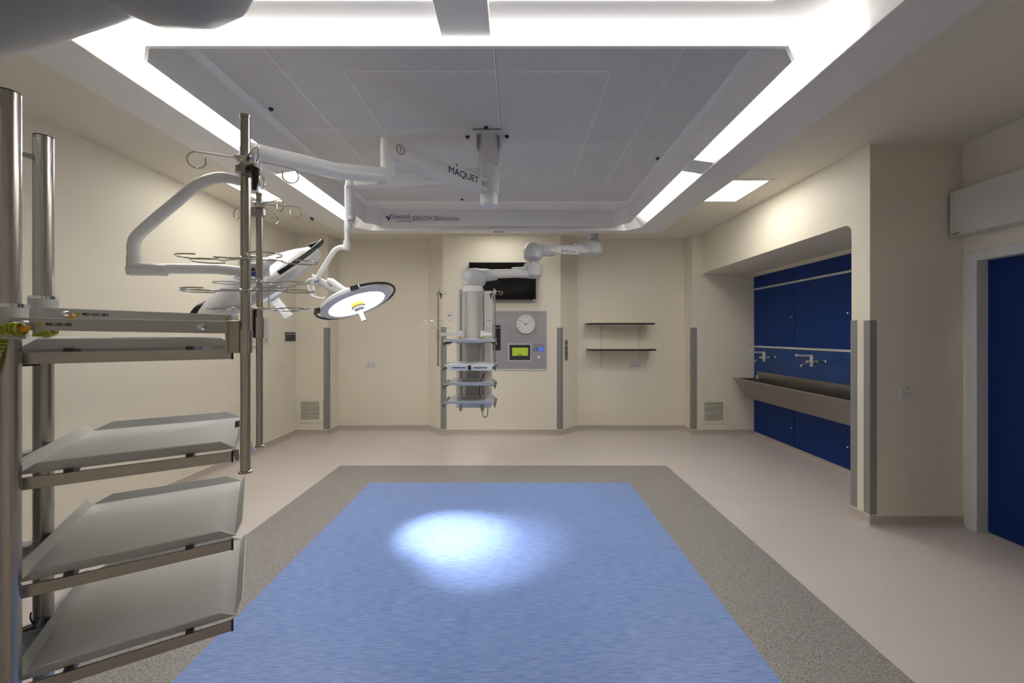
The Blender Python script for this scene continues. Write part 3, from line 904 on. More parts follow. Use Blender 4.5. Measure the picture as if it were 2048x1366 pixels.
# choose the arc so that it runs from the top over the right to the lower left
a_start = ang_of(720, 556, 3.42, Cl, x_, y_); a_end = ang_of(634, 622, 3.2, Cl, x_, y_); a_mid = ang_of(780, 590, 3.3, Cl, x_, y_)
def arc_through(a0, am, a1):
    two = 2 * PI
    up = (am - a0) % two; e = (a1 - a0) % two
    if up < e: return a0, a0 + e
    return a0, a0 - ((a0 - a1) % two)
q0, q1 = arc_through(a_start, a_mid, a_end)
lamp_head(la, Cl, nl, q0, q1, 'lamp')
jb = P(632, 559, 3.38)
ar = MB()
ar.beam((-.27, 3.01, 2.685), (-1.24, 3.13, 2.675), .085, .075)
ar.lathe((-1.275, 3.13, 2.725), (0, 0, -1), [(0, .03), (.008, .042), (.08, .043), (.09, .038)], 28)
ar.build('horizontal_arm', 'white', la, bevel=.006)
MB().lathe((cx, cy, 2.745), (0, 0, -1), [(0, .074), (.10, .074), (.103, .07)], 40).build('pivot_sleeve', 'white2', la)
v1 = P(699, 372, 3.16); v2 = P(700, 442, 3.25)
MB().tube([v1, v1 * .5 + v2 * .5, v2], [.036, .036, .031], 20).build('spring_arm', 'white', la)
kn = MB().tube([P(701, 425, 3.24), P(702, 436, 3.24), P(702, 446, 3.24)], [.030, .038, .026], 20)
kn.build('knuckle', 'greyplastic', la)
MB().box(tuple(P(696, 439, 3.19)), tuple(P(707, 442, 3.2))).build('vent_slot', 'darkgrey', la)
MB().tube([P(696, 440, 3.27), P(697, 446, 3.28), P(697, 456, 3.28), P(694, 464, 3.28)], [.022, .033, .034, .018], 20).build('lower_joint', 'white', la)
MB().tube([P(694, 460, 3.28), P(694, 486, 3.28)], .019, 16).build('neck', 'white', la)
MB().lathe(P(694, 482, 3.28), (0, 0, -1), [(0, .026), (.004, .028), (.066, .028), (.072, .024)], 24).build('swivel_collar', 'white2', la)
MB().tube(smoothpath([P(694, 494, 3.28), P(672, 496, 3.3), P(640, 546, 3.36), P(631, 564, 3.38)], .07, 8), .020, 14).build('curved_yoke', 'white', la)
nb = MB(); fwd = (P(680, 585, 3.38) - P(632, 559, 3.38)).normalized()
nb.obox(P(632, 560, 3.38), fwd, fwd.cross(ZR).normalized(), ZR, .028, .028, .034)
lb = nb.build('label_box', 'white2', la, bevel=.006)
MB().box(tuple(P(629, 561, 3.335)), tuple(P(632, 566, 3.339))).build('label_mark', 'iconblue', lb)
MB().box(tuple(P(634, 560, 3.335)), tuple(P(637, 565, 3.339))).build('label_mark', 'iconblue', lb)
MB().box(tuple(P(634, 555, 3.335)), tuple(P(636, 558, 3.339))).build('label_mark', 'iconblue', lb)
bk = Cl - nl * .06
MB().tube([P(634, 562, 3.40), P(652, 569, 3.42), P(665, 578, 3.42), bk], [.032, .036, .03, .04], 18).build('pivot_arm', 'greyplastic', la)
MB().tube([P(657, 562, 3.40), P(663, 563, 3.39), P(690, 582, 3.36)], [.024, .028, .028], 18).build('pivot_motor', 'white', la)
MB().tube(smoothpath([P(629, 559, 3.36), P(614, 560, 3.36), P(621, 590, 3.36), P(636, 597, 3.36), P(650, 597, 3.36)], .04, 6), .0125, 10).build('side_handle', 'white2', la)
MB().tube([P(627, 566, 3.38), P(629, 590, 3.38)], .011, 10).build('side_handle', 'white2', la)

# beam of the lit lamp
sd = bpy.data.lights.new('surgical_beam', 'SPOT')
sd.energy = SPOT; sd.spot_size = math.radians(31); sd.spot_blend = 1.0; sd.shadow_soft_size = 0.06; sd.color = (1.0, 0.97, 0.98)
so = bpy.data.objects.new('surgical_beam', sd); COL.objects.link(so)
so.parent = la
so.location = nl * .2
so.rotation_euler = nl.to_track_quat('-Z', 'Y').to_euler()

# second lamp, seen edge-on behind the drip poles
Cm = P(519, 564, 1.78)
nm2 = Vector((.416, .475, -.776)).normalized()
lm = thing('surgical_light', 'tilted surgical light seen edge-on behind the steel drip poles', 'surgical light', Cm, 'surgical lights')
n_, x_, y_ = axes_from(nm2)
md = Vector((.872, .036, .49))
a0 = math.atan2(md.dot(y_), md.dot(x_))
nd = Vector((.53, -.84, -.1))
a90 = math.atan2(nd.dot(y_), nd.dot(x_))
sg_ = 1 if math.sin(a90 - a0) > 0 else -1
q0, q1 = a0 - sg_ * .12, a0 + sg_ * .95
a1 = a0 + PI + .15
lamp_head(lm, Cm, nm2, q0, q1, 'lamp_dim', back=-.022, posts=False)
MB().tube([Cm + md * .315 - n_ * -.0 - nm2 * .022, Cm + md * .27 - nm2 * .03], .010, 10).build('grab_bar_post', 'black', lm)
# short second grab bar at the lower left
MB().tube(smoothpath([P(386, 629, 1.74), P(396, 616, 1.745), P(415, 606, 1.78)], .02, 5), .013, 10).build('grab_bar', 'black', lm)
ua = Vector((-.761, 2.39, 2.58)); ub = Vector((cx, cy, 2.58))
am_ = MB().beam(ub, ua, .09, .092)

arm1 = am_.build('horizontal_arm', 'white2', lm, bevel=.008)
MB().lathe((cx, cy, 2.64), (0, 0, -1), [(0, .0735), (.10, .0735)], 40).build('pivot_sleeve', 'white2', lm)
dv = (ub - ua).normalized(); sv = Vector((dv.y, -dv.x, 0))
if sv.y > 0: sv = -sv
def on_arm(t, z): return ua.lerp(ub, t) + sv * .0462 + ZR * (z - 2.58)
MB().text('MAQUET', on_arm(.50, 2.586), dv, ZR, .066, .0005).build('lettering', 'inkblue', arm1)
MB().text('EC', on_arm(.86, 2.578), dv, ZR, .05, .0005).build('lettering', 'inkgrey', arm1)
flag = MB(); o_ = on_arm(.585, 2.634)
flag.loft([[o_ + dv * a_ + ZR * b_ for a_, b_ in ((-.012, .006), (.014, .006), (.004, 0), (-.002, -.006), (-.006, 0))], [o_ + sv * .001 + dv * a_ + ZR * b_ for a_, b_ in ((-.012, .006), (.014, .006), (.004, 0), (-.002, -.006), (-.006, 0))]])
flag.build('logo', 'inkblue', arm1)
co = on_arm(.07, 2.595)
MB().tube([co + dv * .026 * math.cos(a) + ZR * .026 * math.sin(a) for a in [2 * PI * k / 28 for k in range(28)]], .002, 6, closed=True).build('number_ring', 'ink', arm1)
MB().text('1', co + Vector((0, 0, 0)), dv, ZR, .04, .0005, align='CENTER').build('lettering', 'ink', arm1)
MB().lathe(ua + ZR * .075, (0, 0, -1), [(0, .032), (.006, .040), (.135, .040), (.138, .038), (.142, .040), (.20, .040), (.225, .034), (.232, .02)], 32).build('elbow_sleeve', 'white2', lm)
e0 = Vector((-.775, 2.375, 2.435)); e1 = P(503, 301, 1.5)
MB().tube([e0 + (e0 - e1).normalized() * .03, e0, P(740, 348, 2.25), P(667, 341, 1.98), P(594, 323, 1.74), P(530, 309, 1.56), e1, e1 + (e1 - e0).normalized() * .03], [.030, .040, .041, .038, .034, .032, .030, .022], 28).build('spring_arm', 'white', lm)
MB().tube([e0 + Vector((0, .0, .035)), e0 + Vector((0, 0, -.045))], .036, 20).build('elbow_joint', 'white', lm)
MB().obox(P(763, 366, 2.3), XR, YR, ZR, .022, .012, .006).build('latch', 'greyplastic', lm)
MB().tube([e1 + ZR * .0, P(505, 345, 1.5), P(505, 350, 1.5), P(505, 385, 1.5)], [.028, .028, .020, .020], 20).build('neck', 'greyplastic', lm)
MB().tube(smoothpath([P(505, 367, 1.5), P(440, 352, 1.485), P(395, 368, 1.48), P(300, 448, 1.50), P(266, 478, 1.5), P(268, 520, 1.5)], .10, 8), .0195, 16).build('curved_yoke', 'white', lm)
MB().tube([P(268, 512, 1.5), P(268, 550, 1.5)], [.022, .022], 20).build('swivel_collar', 'white2', lm)
MB().tube([P(262, 539, 1.5), P(300, 539, 1.5), P(334, 540, 1.52)], [.0235, .0225, .0225], 18).build('yoke_collar', 'white2', lm)
MB().tube([P(325, 537, 1.52), P(430, 538, 1.58), P(500, 545, 1.64)], [.0195, .019, .020], 16).build('lower_yoke', 'white', lm)
fwd = Vector((.75, .5, -.2)).normalized()
sd_ = fwd.cross(ZR).normalized()
lb = MB().obox(P(512, 549, 1.62), XR, YR, ZR, .040, .03, .042).build('label_box', 'white2', lm, bevel=.006)
MB().box(tuple(P(502, 541, 1.583)), tuple(P(510, 537, 1.5895))).build('label_mark', 'ink', lb)
MB().box(tuple(P(502, 551, 1.583)), tuple(P(512, 544, 1.5895))).build('label_mark', 'iconblue', lb)
bk = Cm - nm2 * .05
MB().tube([P(505, 545, 1.63), P(545, 538, 1.68), bk + Vector((.0, 0, .02)), bk], [.032, .042, .055, .06], 20).build('pivot_arm', 'white', lm)
sd2 = bpy.data.lights.new('surgical_beam', 'SPOT')
sd2.energy = SPOT * .55; sd2.spot_size = math.radians(30); sd2.spot_blend = 1.0; sd2.shadow_soft_size = 0.06; sd2.color = (1.0, 0.97, 0.98)
so2 = bpy.data.objects.new('surgical_beam', sd2); COL.objects.link(so2)
so2.parent = lm
so2.location = nm2 * .2
so2.rotation_euler = nm2.to_track_quat('-Z', 'Y').to_euler()

# ------------------------------------------------------------ equipment pendants
class Frame:
    def __init__(s, A, F):
        s.A = Vector((A[0], A[1], 0)); s.F = Vector((F[0], F[1], 0)).normalized(); s.S = Vector((-s.F.y, s.F.x, 0))
    def w(s, f, k, z): return s.A + s.F * f + s.S * k + ZR * z


def pend_shelf(root, fr, z, fd, sw, drawer=False, brackets=True, label=None):
    W = fr.w
    t = .0025
    c = .035
    # flat tray
    out = [(0, 0), (fd, 0), (fd, sw), (0, sw)]
    m = MB()
    m.loft([[W(f, s, z - t) for f, s in out], [W(f, s, z) for f, s in out]])
    def lip(p0, p1, d, h, cut=c, down=False):
        """folded edge from p0 to p1 (f, s), leaning outward by d while rising h"""
        p0 = Vector(p0); p1 = Vector(p1)
        e = (p1 - p0).normalized(); o = Vector((e.y, -e.x)) * d
        a, b = p0, p1
        a2 = p0 + e * cut + o; b2 = p1 - e * cut + o
        lo = [W(a.x, a.y, z - t), W(b.x, b.y, z - t), W(b2.x, b2.y, z + h - t), W(a2.x, a2.y, z + h - t)]
        hi = [W(a.x, a.y, z), W(b.x, b.y, z), W(b2.x, b2.y, z + h), W(a2.x, a2.y, z + h)]
        hi = [q + (fr.F * 0 + ZR * 0) for q in hi]
        off = (fr.F * -o.x + fr.S * -o.y)
        off = off.normalized() * t if off.length > 0 else ZR * 0
        hi = [q + off * 1.0 for q in hi]
        m.loft([lo, hi])
    lip((0, 0), (fd, 0), .010, .026, .035)          # near side
    lip((fd, 0), (fd, sw), .018, .030, .03)         # front
    lip((fd, sw), (0, sw), .010, .026, .05)         # far side
    lip((0, sw), (0, 0), .012, .030, .03)           # back
    sh = m.build('shelf', 'offwhite', root, smooth=25)
    for s0 in (-.012, sw + .004):
        r = MB()
        a = W(0.0, s0, z - .024); b = W(fd - .01, s0, z - .024)
        r.loft([[W(0.0, s0 + q, z - zz) for q, zz in ((0, .009), (.008, .009), (.008, .039), (0, .039))], [W(fd - .01, s0 + q, z - zz) for q, zz in ((0, .009), (.008, .009), (.008, .039), (0, .039))]])
        r.build('side_rail', 'rail', sh, bevel=.0008)
        for f0, f1 in ((-.005, .0005), (fd - .0105, fd - .005)):
            cp_ = MB()
            cp_.loft([[W(f0, s0 + q, z - zz) for q, zz in ((-.001, .008), (.009, .008), (.009, .040), (-.001, .040))], [W(f1, s0 + q, z - zz) for q, zz in ((-.001, .008), (.009, .008), (.009, .040), (-.001, .040))]])
            cp_.build('rail_end_cap', 'black', sh)
        sg = 1 if s0 < 0 else -1
        for f0 in (.09, fd - .11):
            bb = MB()
            bb.loft([[W(f, s0 + .004 + sg * q, z - zz) for q, zz in ((-.003, .010), (-.003, .0), (.05, .003), (.05, .015), (0, .030))] for f in (f0 - .009, f0 + .009)])
            bb.build('rail_bracket', 'darkgrey', sh)
    MB().loft([[W(f, s, z - .018) for f, s in ((-.045, sw * .12), (fd * .8, sw * .2), (fd * .8, sw * .8), (-.045, sw * .88))], [W(f, s, z - t - .0005) for f, s in ((-.045, sw * .12), (fd * .8, sw * .2), (fd * .8, sw * .8), (-.045, sw * .88))]]).build('shelf_support', 'greyplastic', sh)
    return sh


def hook_v(mb, o, d, l, r=.0022, R=.018, rise=.0):
    """wire arm with a drop loop in the vertical plane"""
    d = Vector(d).normalized()
    o = Vector(o)
    e = o + d * l + ZR * rise
    c = e - d * R * .3 - ZR * R
    pts = [o, o + d * (l - R * 1.2) + ZR * rise]
    for k in range(11):
        a = math.radians(100 - k * 25)
        pts.append(c + d * R * math.cos(a) + ZR * R * math.sin(a))
    pts.append(pts[-1] + ZR * R * .9)
    mb.tube(pts, r, 8)


def hook_h(mb, o, d, l, R=.032, r=.002, sgn=1, drop=0.0):
    """flat wire clip: arm running out to an open horizontal loop"""
    d = Vector(d).to_3d().normalized(); s = Vector((-d.y, d.x, 0)) * sgn
    o = Vector(o)
    c = o + d * l
    pts = [o, o + d * (l - R) * .6, o + d * (l - R) + s * R * .2]
    for k in range(12):
        a = math.radians(190 + k * 25)
        pts.append(c + d * R * math.cos(a) * 1.25 + s * R * math.sin(a) + ZR * drop * k / 11)
    mb.tube(smoothpath(pts, R * .2, 2), r, 6)


def lever(mb, o, d, sc=1.0, drop=.055):
    d = Vector(d).normalized(); o = Vector(o)
    mb.tube([o, o + d * .012 * sc, o + d * .022 * sc - ZR * .008 * sc, o + d * .022 * sc - ZR * drop * sc * .6, o + d * .016 * sc - ZR * drop * sc], [.007 * sc, .008 * sc, .010 * sc, .007 * sc, .0045 * sc], 10)


def iv_pole(root, x, y, z0, z1, r, zh, dirs, rings, ld, sc=1.0, zs=None, l=.10, wires=None):
    ld = Vector((ld[0], ld[1], 0)).normalized()
    p = MB().cyl((x, y, z0), (x, y, z1), r, seg=20)
    p.lathe((x, y, z0 - .004), (0, 0, 1), [(0, r * 1.0), (.001, r * 1.35), (.006, r * 1.35), (.007, r)], 20)
    p.lathe((x, y, z1 - .004), (0, 0, 1), [(0, r * 1.12), (.006, r * 1.12), (.007, r * .8)], 20)
    pole = p.build('iv_pole', 'steel', root)
    h = MB().lathe((x, y, zh - .012), (0, 0, 1), [(0, r * 1.5), (.006, r * 1.7), (.012, r * 2.3), (.017, r * 1.4), (.024, r * 1.15)], 24)
    h.build('hook_hub', 'wire', pole)
    for d in dirs:
        q = MB(); hook_v(q, Vector((x, y, zh)), d, l, .0019 * sc, .019 * sc)
        q.build('drip_hook', 'wire', pole)
    cb = MB().lathe((x, y, zh - .040 * sc), (0, 0, 1), [(0, r * 1.5), (.003, r * 1.9), (.020 * sc, r * 1.9), (.024 * sc, r * 1.4)], 20)
    cb.obox((x + ld[0] * .014 * sc, y + ld[1] * .014 * sc, zh - .028 * sc), ld, (-ld[1], ld[0], 0), ZR, .010 * sc, .013 * sc, .014 * sc)
    cb.build('clamp', 'rail', pole)
    lv = MB(); lever(lv, Vector((x, y, zh - .026 * sc)) + Vector((ld[0], ld[1], 0)) * .022 * sc, (ld[0], ld[1], 0), sc)
    lv.build('clamp_lever', 'black', pole)
    for (z, ds) in rings:
        hb = MB().lathe((x, y, z - .004), (0, 0, 1), [(0, r * 1.2), (.002, r * 1.45), (.006, r * 1.45), (.008, r * 1.2)], 18)
        hb.build('ring_hub', 'wire', pole)
        for k, (d, ll, R_) in enumerate(ds):
            q = MB(); hook_h(q, Vector((x, y, z)), d, ll, R_, .0018 * sc, 1 if k % 2 else -1)
            q.build('line_holder', 'wire', pole)
    if wires:
        q = MB()
        for (dx, dy) in wires[2]:
            q.cyl((x + dx, y + dy, wires[0]), (x + dx, y + dy, wires[1]), .0016, seg=6)
        q.build('wire_stay', 'wire', pole)
    return pole

# ---- near pendant (left foreground)
NF = Frame((-1.24, 1.01), (.842, .539))
NP = thing('equipment_pendant', 'large equipment pendant with four steel trimmed trays in the left foreground', 'equipment pendant', (-1.38, .93, .3), 'equipment pendants')
W = NF.w
tf = Vector((-1.2259, .98, 0)); tb = Vector((-1.398, 1.2, 0))
MB().loft([[W(f, s, z) for f, s in ((-.33, -.15), (-.078, -.15), (-.078, .246), (-.33, .246))] for z in (.30, 2.086)]).build('column', 'greyplastic', NP, bevel=.008)
for (t_, r) in ((tf, .0212), (tb, .0218)):
    q = MB().cyl(t_ + ZR * .34, t_ + ZR * 2.083, r, seg=28)
    q = q.build('upright_tube', 'steel', NP)
    MB().lathe(t_ + ZR * 2.083, (0, 0, 1), [(0, r), (.003, r), (.0035, r * .8)], 28).build('tube_cap', 'black', q)
MB().cyl(W(-.09, .225, 2.022), tb + ZR * 2.018, .009, seg=14).build('tie_bar', 'steel', NP)
MB().cyl(W(-.09, .225, .655), tb + ZR * .655, .009, seg=14).build('tie_bar', 'steel', NP)
# swivel collars
cz = {0: (1.497, 1.566), 1: (1.54, 1.605)}
for k, (t_, r) in enumerate(((tf, .032), (tb, .031))):
    z0, z1 = cz[k]
    q = MB().lathe(t_ + ZR * z0, (0, 0, 1), [(0, r), (z1 - z0, r)], 32).build('swivel_collar', 'offwhite', NP)
    MB().lathe(t_ + ZR * z1, (0, 0, 1), [(0, r + .001), (.009, r + .001), (.0095, r - .004)], 32).build('collar_ring', 'chrome', q)
MB().lathe(P(22, 668, .95) - ZR * .012, (0, 0, 1), [(0, .022), (.004, .024), (.012, .022), (.016, .015)], 24).build('collar_cap', 'offwhite', NP)

def load_arm(t_, Y, u0, v0, u1, v1, dpt, dots, txt, knobs):
    a = P(u0, v0, Y); b = P(u1, v1, Y)
    arm = MB().beam(a, b, dpt, .0295).build('load_arm', 'offwhite', NP, bevel=.0015)
    d = (b - a).normalized(); up = Vector((-d.z, 0, d.x))
    yf = Y - dpt / 2
    def at(u, off=0.0):
        x = (u - 1034) * yf / FPX
        t = (x - a.x) / (b.x - a.x)
        z = a.z + (b.z - a.z) * t
        return Vector((x, yf - off, z))
    for (u, dz) in dots:
        MB().lathe(at(u) + ZR * dz, (0, -1, 0), [(-.001, .0048), (.0006, .0048)], 16).build('earth_sticker', 'yellow', arm)
    tx0, tx1 = txt
    p = at(tx0); q = at(tx1)
    t0 = MB().text('MAX. LOAD 10KG', (0, 0, 0), XR, ZR, 1.0, 0, bold=.02)
    tw = max(v.x for v in t0.v)
    MB().text('MAX. LOAD 10KG', p + Vector((0, -.0002, 0)), d, up, (q.x - p.x) / tw, .0002, bold=.02, tall=1.25).build('lettering', 'ink', arm)
    for u in knobs:
        kb = MB().lathe(at(u), (0, -1, 0), [(0, .004), (.010, .004), (.011, .0075), (.020, .0075), (.022, .005)], 16)
        kb.cyl(at(u, .006), at(u, .006) + Vector((-.012, -.002, .0005)), .0035, seg=10)
        kb.build('clamp_knob', 'chrome', arm)
    return arm
load_arm(tf, .98, 22, 647.5, 461, 655, .034, [(77, 0), (402, .001)], (92, 144), [65, 412])
load_arm(tb, 1.2, 100, 626, 470, 640, .034, [(155, 0), (454, .0)], (165, 217), [142])
# front pole: end block, clamp, sleeve
def pole_end(u0, u1, u2, v0, v1, Y, r, u_p):
    a = P(u0, v1, Y - .012); b = P(u1, v0, Y + .02)
    e = MB().box((a.x, Y - .02, a.z), (b.x, Y + .02, b.z)).build('pole_block', 'offwhite', NP, bevel=.0015)
    c = P(u2, v0, Y)
    MB().box((b.x, Y - .016, a.z), (c.x, Y + .016, b.z)).build('pole_clamp', 'rail', e, bevel=.002)
    x = (u_p - 1034) * Y / FPX
    MB().cyl((x, Y, a.z), (x, Y, b.z - .022), r * 1.32, seg=24).build('pole_sleeve', 'steel', e)
pole_end(458, 473, 486, 642, 706, .98, .0108, 491)
pole_end(488, 504, 512, 620, 676, 1.2, .009, 519)
d1 = Vector((-.86, -.42, 0)); d2 = Vector((.42, -.86, 0))
xf = (491 - 1034) * .98 / FPX; xk = (519 - 1034) * 1.2 / FPX
d1f = Vector((-.85, -.5, 0)).normalized()
iv_pole(NP, xf, .98, 1.171, 2.027, .0108, 1.924, [(-.9, -.42, 0), (.9, .6, 0), (.72, -.70, 0), (-.2, .95, 0)],
        [(1.684, [((-.93, .25, 0), .115, .034), ((-.9, -.25, 0), .10, .034), ((.93, .45, 0), .115, .034), ((.75, -.45, 0), .085, .034)]),
         (1.607, [((-.98, .1, 0), .12, .034), ((-.9, -.35, 0), .085, .034), ((.98, .15, 0), .115, .034), ((.85, -.3, 0), .085, .034)])],
        (.86, -.5), 1.0)
iv_pole(NP, xk, 1.2, 1.172, 1.916, .0090, 1.886, [(-.9, .35, 0), (.95, .25, 0), (.9, -.45, 0), (-.1, .95, 0)],
        [(1.655, [((-.98, .1, 0), .10, .034), ((.98, .1, 0), .10, .034), ((.2, .95, 0), .09, .034), ((.2, -.95, 0), .08, .03)]),
         (1.577, [((-.98, .1, 0), .125, .034), ((.98, -.1, 0), .11, .034), ((.3, .95, 0), .09, .034), ((-.1, -.95, 0), .08, .03)])],
        (-.9, -.4), .9, wires=(1.577, 1.655, [(-.022, -.006), (.014, -.018), (.02, .012)]))
shelf_objs = []
for k, z in enumerate((1.466, 1.154, .886, .640)):
    sh = pend_shelf(NP, NF, z, .445, .55)
    shelf_objs.append(sh)
    # clamp block on the back tube and its arm
    b = MB()
    c = tb + ZR * (z - .012)
    if k:
        b.obox(c - NF.F * .03 + ZR * 0.0, NF.F, NF.S, ZR, .045, .026, .019)
        b.build('tube_clamp', 'greyplastic', sh, bevel=.004)
MB().tube([P(497, 872, 1.28), P(503, 893, 1.28)], .004, 10).build('tray_lever', 'greyplastic', shelf_objs[1])
MB().tube([P(499.5, 897, 1.27), P(506, 897, 1.30)], .0095, 14).build('lever_knob', 'greyplastic', shelf_objs[1])
MB().box(tuple(P(471, 843, 1.36)), tuple(P(478, 853, 1.38))).build('stop_block', 'darkgrey', shelf_objs[1])
a = P(466, 899, 1.27)
MB().loft([[P(464, 899, y), P(478, 899, y), P(478, 921, y), P(471, 921, y)] for y in (1.25, 1.28)]).build('corner_gusset', 'greyplastic', shelf_objs[1])
MB().box(tuple(P(52, 723, 1.03)), tuple(P(68, 731, 1.06))).build('rail_clip', 'darkgrey', shelf_objs[0])

# coiled earth cables
def coil(path, R, turns, r, name, par, m='hose'):
    path = smoothpath([Vector(p) for p in path], .03, 6)
    L = [0]
    for i in range(1, len(path)): L.append(L[-1] + (path[i] - path[i - 1]).length)
    n = turns * 14
    pts = []
    for k in range(n + 1):
        s = L[-1] * k / n
        i = max(j for j in range(len(L)) if L[j] <= s + 1e-9)
        i = min(i, len(path) - 2)
        t = (s - L[i]) / max(1e-9, L[i + 1] - L[i])
        p = path[i].lerp(path[i + 1], t)
        tg = (path[i + 1] - path[i]).normalized()
        x = tg.cross(YR).normalized(); y = tg.cross(x)
        a = 2 * PI * turns * k / n
        pts.append(p + R * (math.cos(a) * x + math.sin(a) * y))
    return MB().tube(pts, r, 6).build(name, m, par)
coil([P(-45, 745, .93), P(-15, 705, .93), P(-2, 672, .935), P(14, 658, .94), P(46, 658, .945)], .0135, 17, .0030, 'coiled_cable', NP)
MB().tube([P(44, 659, .945), P(52, 658, .945), P(60, 652, .95)], [.009, .0065, .004], 12).build('cable_plug', 'amber', NP)
coil([P(76, 674, 1.17), P(92, 667, 1.165), P(108, 661, 1.165)], .011, 7, .0026, 'coiled_cable', NP)
MB().tube([P(138, 636, 1.165), P(146, 634, 1.165), P(148, 630, 1.165)], [.004, .006, .004], 10).build('cable_plug', 'amber', NP)
for k, v in enumerate((716, 950, 1166, 1362)):
    z = (1.466, 1.154, .886, .640)[k] - .03
    p = NF.w(-.01, -.004, z)
    MB().tube(smoothpath([p + Vector((.02, 0, -.02)), p + Vector((-.02, -.005, -.024)), p + Vector((-.04, 0, -.005)), p + Vector((-.02, .005, .012)), p + Vector((.0, .01, .014))], .012, 4), .0016, 6).build('earth_lead', 'hose', NP)
MB().tube(smoothpath([P(62, 1225, 1.17), P(60, 1236, 1.17), P(66, 1248, 1.17), P(74, 1244, 1.17)], .01, 4), .002, 6).build('cable', 'black', NP)

# overhead arm of the near pendant
ov = MB()
ov.lathe((-1.40, .90, 2.08), (0, 0, 1), [(0, .10), (.02, .14), (.07, .155), (.10, .14), (.14, .14)], 36)
ov.build('column_neck', 'offwhite', NP)
hd = MB()
hd.tube([(-1.66, .92, 2.30), (-1.55, .92, 2.30), (-1.38, .92, 2.29), (-1.15, .91, 2.33), (-.85, .88, 2.38)], [.05, .13, .155, .145, .135], 28)
hd.build('arm_cover', 'pendgrey', NP)
kn = MB()
kn.tube([(-.98, .88, 2.385), (-.90, .875, 2.37), (-.82, .87, 2.36), (-.74, .865, 2.36), (-.68, .86, 2.365), (-.635, .855, 2.37), (-.60, .853, 2.38), (-.585, .852, 2.39)], [.115, .14, .165, .168, .155, .125, .08, .02], 36)
kn.build('arm_knuckle', 'pendgrey', NP)
MB().lathe((-.78, .84, 2.45), (0, 0, 1), [(0, .12), (.30, .12), (.50, .14), (.55, .14)], 32).build('ceiling_mount', 'pendgrey', NP)

# ---- far pendant
FF = Frame((-.752, 4.60), (0, -1))
FP_ = thing('equipment_pendant', 'small looking far equipment pendant with four trays hanging before the television wall', 'equipment pendant', (-.5, 4.6, .64), 'equipment pendants')
W = FF.w
x0, x1 = P(911, 0, 4.68).x, P(983, 0, 4.68).x
MB().box((x0, 4.70, .655), (x1, 4.92, 2.01)).build('column', 'white2', FP_, bevel=.012)
xc = P(945, 0, 4.62).x
MB().loft([[Vector((xc + .105 * math.cos(a), 4.705 - .055 * math.sin(a), z)) for a in [PI * k / 10 for k in range(11)]] for z in (.70, 2.0)]).build('front_cover', 'offwhite', FP_)
for s in (P(921.5, 0, 4.65).x, P(966, 0, 4.65).x):
    MB().cyl((s, 4.64, .635), (s, 4.64, 2.02), .0155, seg=18).build('upright_tube', 'steel', FP_)
for k, z in enumerate((1.430, 1.170, .982, .790)):
    sh = pend_shelf(FP_, FF, z, .40, .515)
    sh_c = MB()
    for s in (P(921.5, 0, 4.65).x, P(966, 0, 4.65).x):
        sh_c.box((s - .025, 4.59, z - .04), (s + .025, 4.665, z + .02))
    sh_c.build('tube_clamp', 'greyplastic', sh, bevel=.003)
    if k == 1:
        a = P(891, 741, 4.19); b = P(988, 729, 4.19)
        dr = MB().loft([[Vector((p, y, q)) for p, q in ((a.x + .035, a.z), (b.x - .035, a.z), (b.x, b.z), (a.x, b.z))] for y in (4.17, 4.5)]).build('drawer', 'white', sh, bevel=.003)
        MB().obox(((a.x + b.x) / 2, 4.165, (a.z + b.z) / 2), XR, YR, ZR, .016, .006, .024).build('drawer_lock', 'ink', dr, bevel=.004)
        for sx in (-1, 1):
            MB().box(((a.x + b.x) / 2 + sx * .04, 4.166, (a.z + b.z) / 2 - .006), ((a.x + b.x) / 2 + sx * .18, 4.17, (a.z + b.z) / 2 + .006)).build('drawer_grip', 'inkslate', dr)
# arms to the poles
for (u_t, u_p) in ((921.5, 876), (966, 989)):
    xt = P(u_t, 0, 4.65).x; xp_ = P(u_p, 0, 4.42).x
    q = MB().lathe((xt, 4.64, 1.475), (0, 0, 1), [(0, .03), (.075, .03)], 20).build('swivel_collar', 'white', FP_)
    MB().beam((xt, 4.62, 1.508), (xp_ + (.02 if u_p < 900 else -.02), 4.44, 1.508), .03, .036).build('load_arm', 'white', FP_, bevel=.002)
    sgn = -1 if u_p < 900 else 1
    MB().cyl((xp_, 4.42, 1.43), (xp_, 4.42, 1.56), .016, seg=14).build('pole_sleeve', 'steel', FP_)
    iv_pole(FP_, xp_, 4.42, 1.165, 2.0, .0105, 1.975, [(-.95, -.2, 0), (.95, .2, 0), (.2, -.95, 0), (-.2, .95, 0)],
            [(1.655, [((-.98, .1, 0), .115, .034), ((.98, .1, 0), .12, .034), ((.3, .9, 0), .1, .034), ((-.3, -.9, 0), .1, .034)]),
             (1.575, [((-.98, -.1, 0), .125, .034), ((.98, -.1, 0), .125, .034), ((-.3, .9, 0), .1, .034), ((.3, -.9, 0), .1, .034)])],
            (sgn * -.9, -.45), 1.0, l=.075)
    MB().tube([(xt + sgn * .0, 4.60, 1.475), (xt + sgn * .01, 4.58, 1.455), (xt + .03, 4.58, 1.46)], .012, 8).build('coiled_cable', 'hose', FP_)
MB().tube(smoothpath([P(961, 806, 4.56), P(963, 822, 4.56), P(968, 836, 4.56), P(975, 832, 4.56), P(976, 815, 4.56)], .05, 5), .0045, 8).build('cable', 'darkgrey', FP_)
MB().tube(smoothpath([P(974, 742, 4.56), P(963, 757, 4.56), P(959, 775, 4.56), P(961, 800, 4.56)], .05, 5), .0045, 8).build('cable', 'darkgrey', FP_)

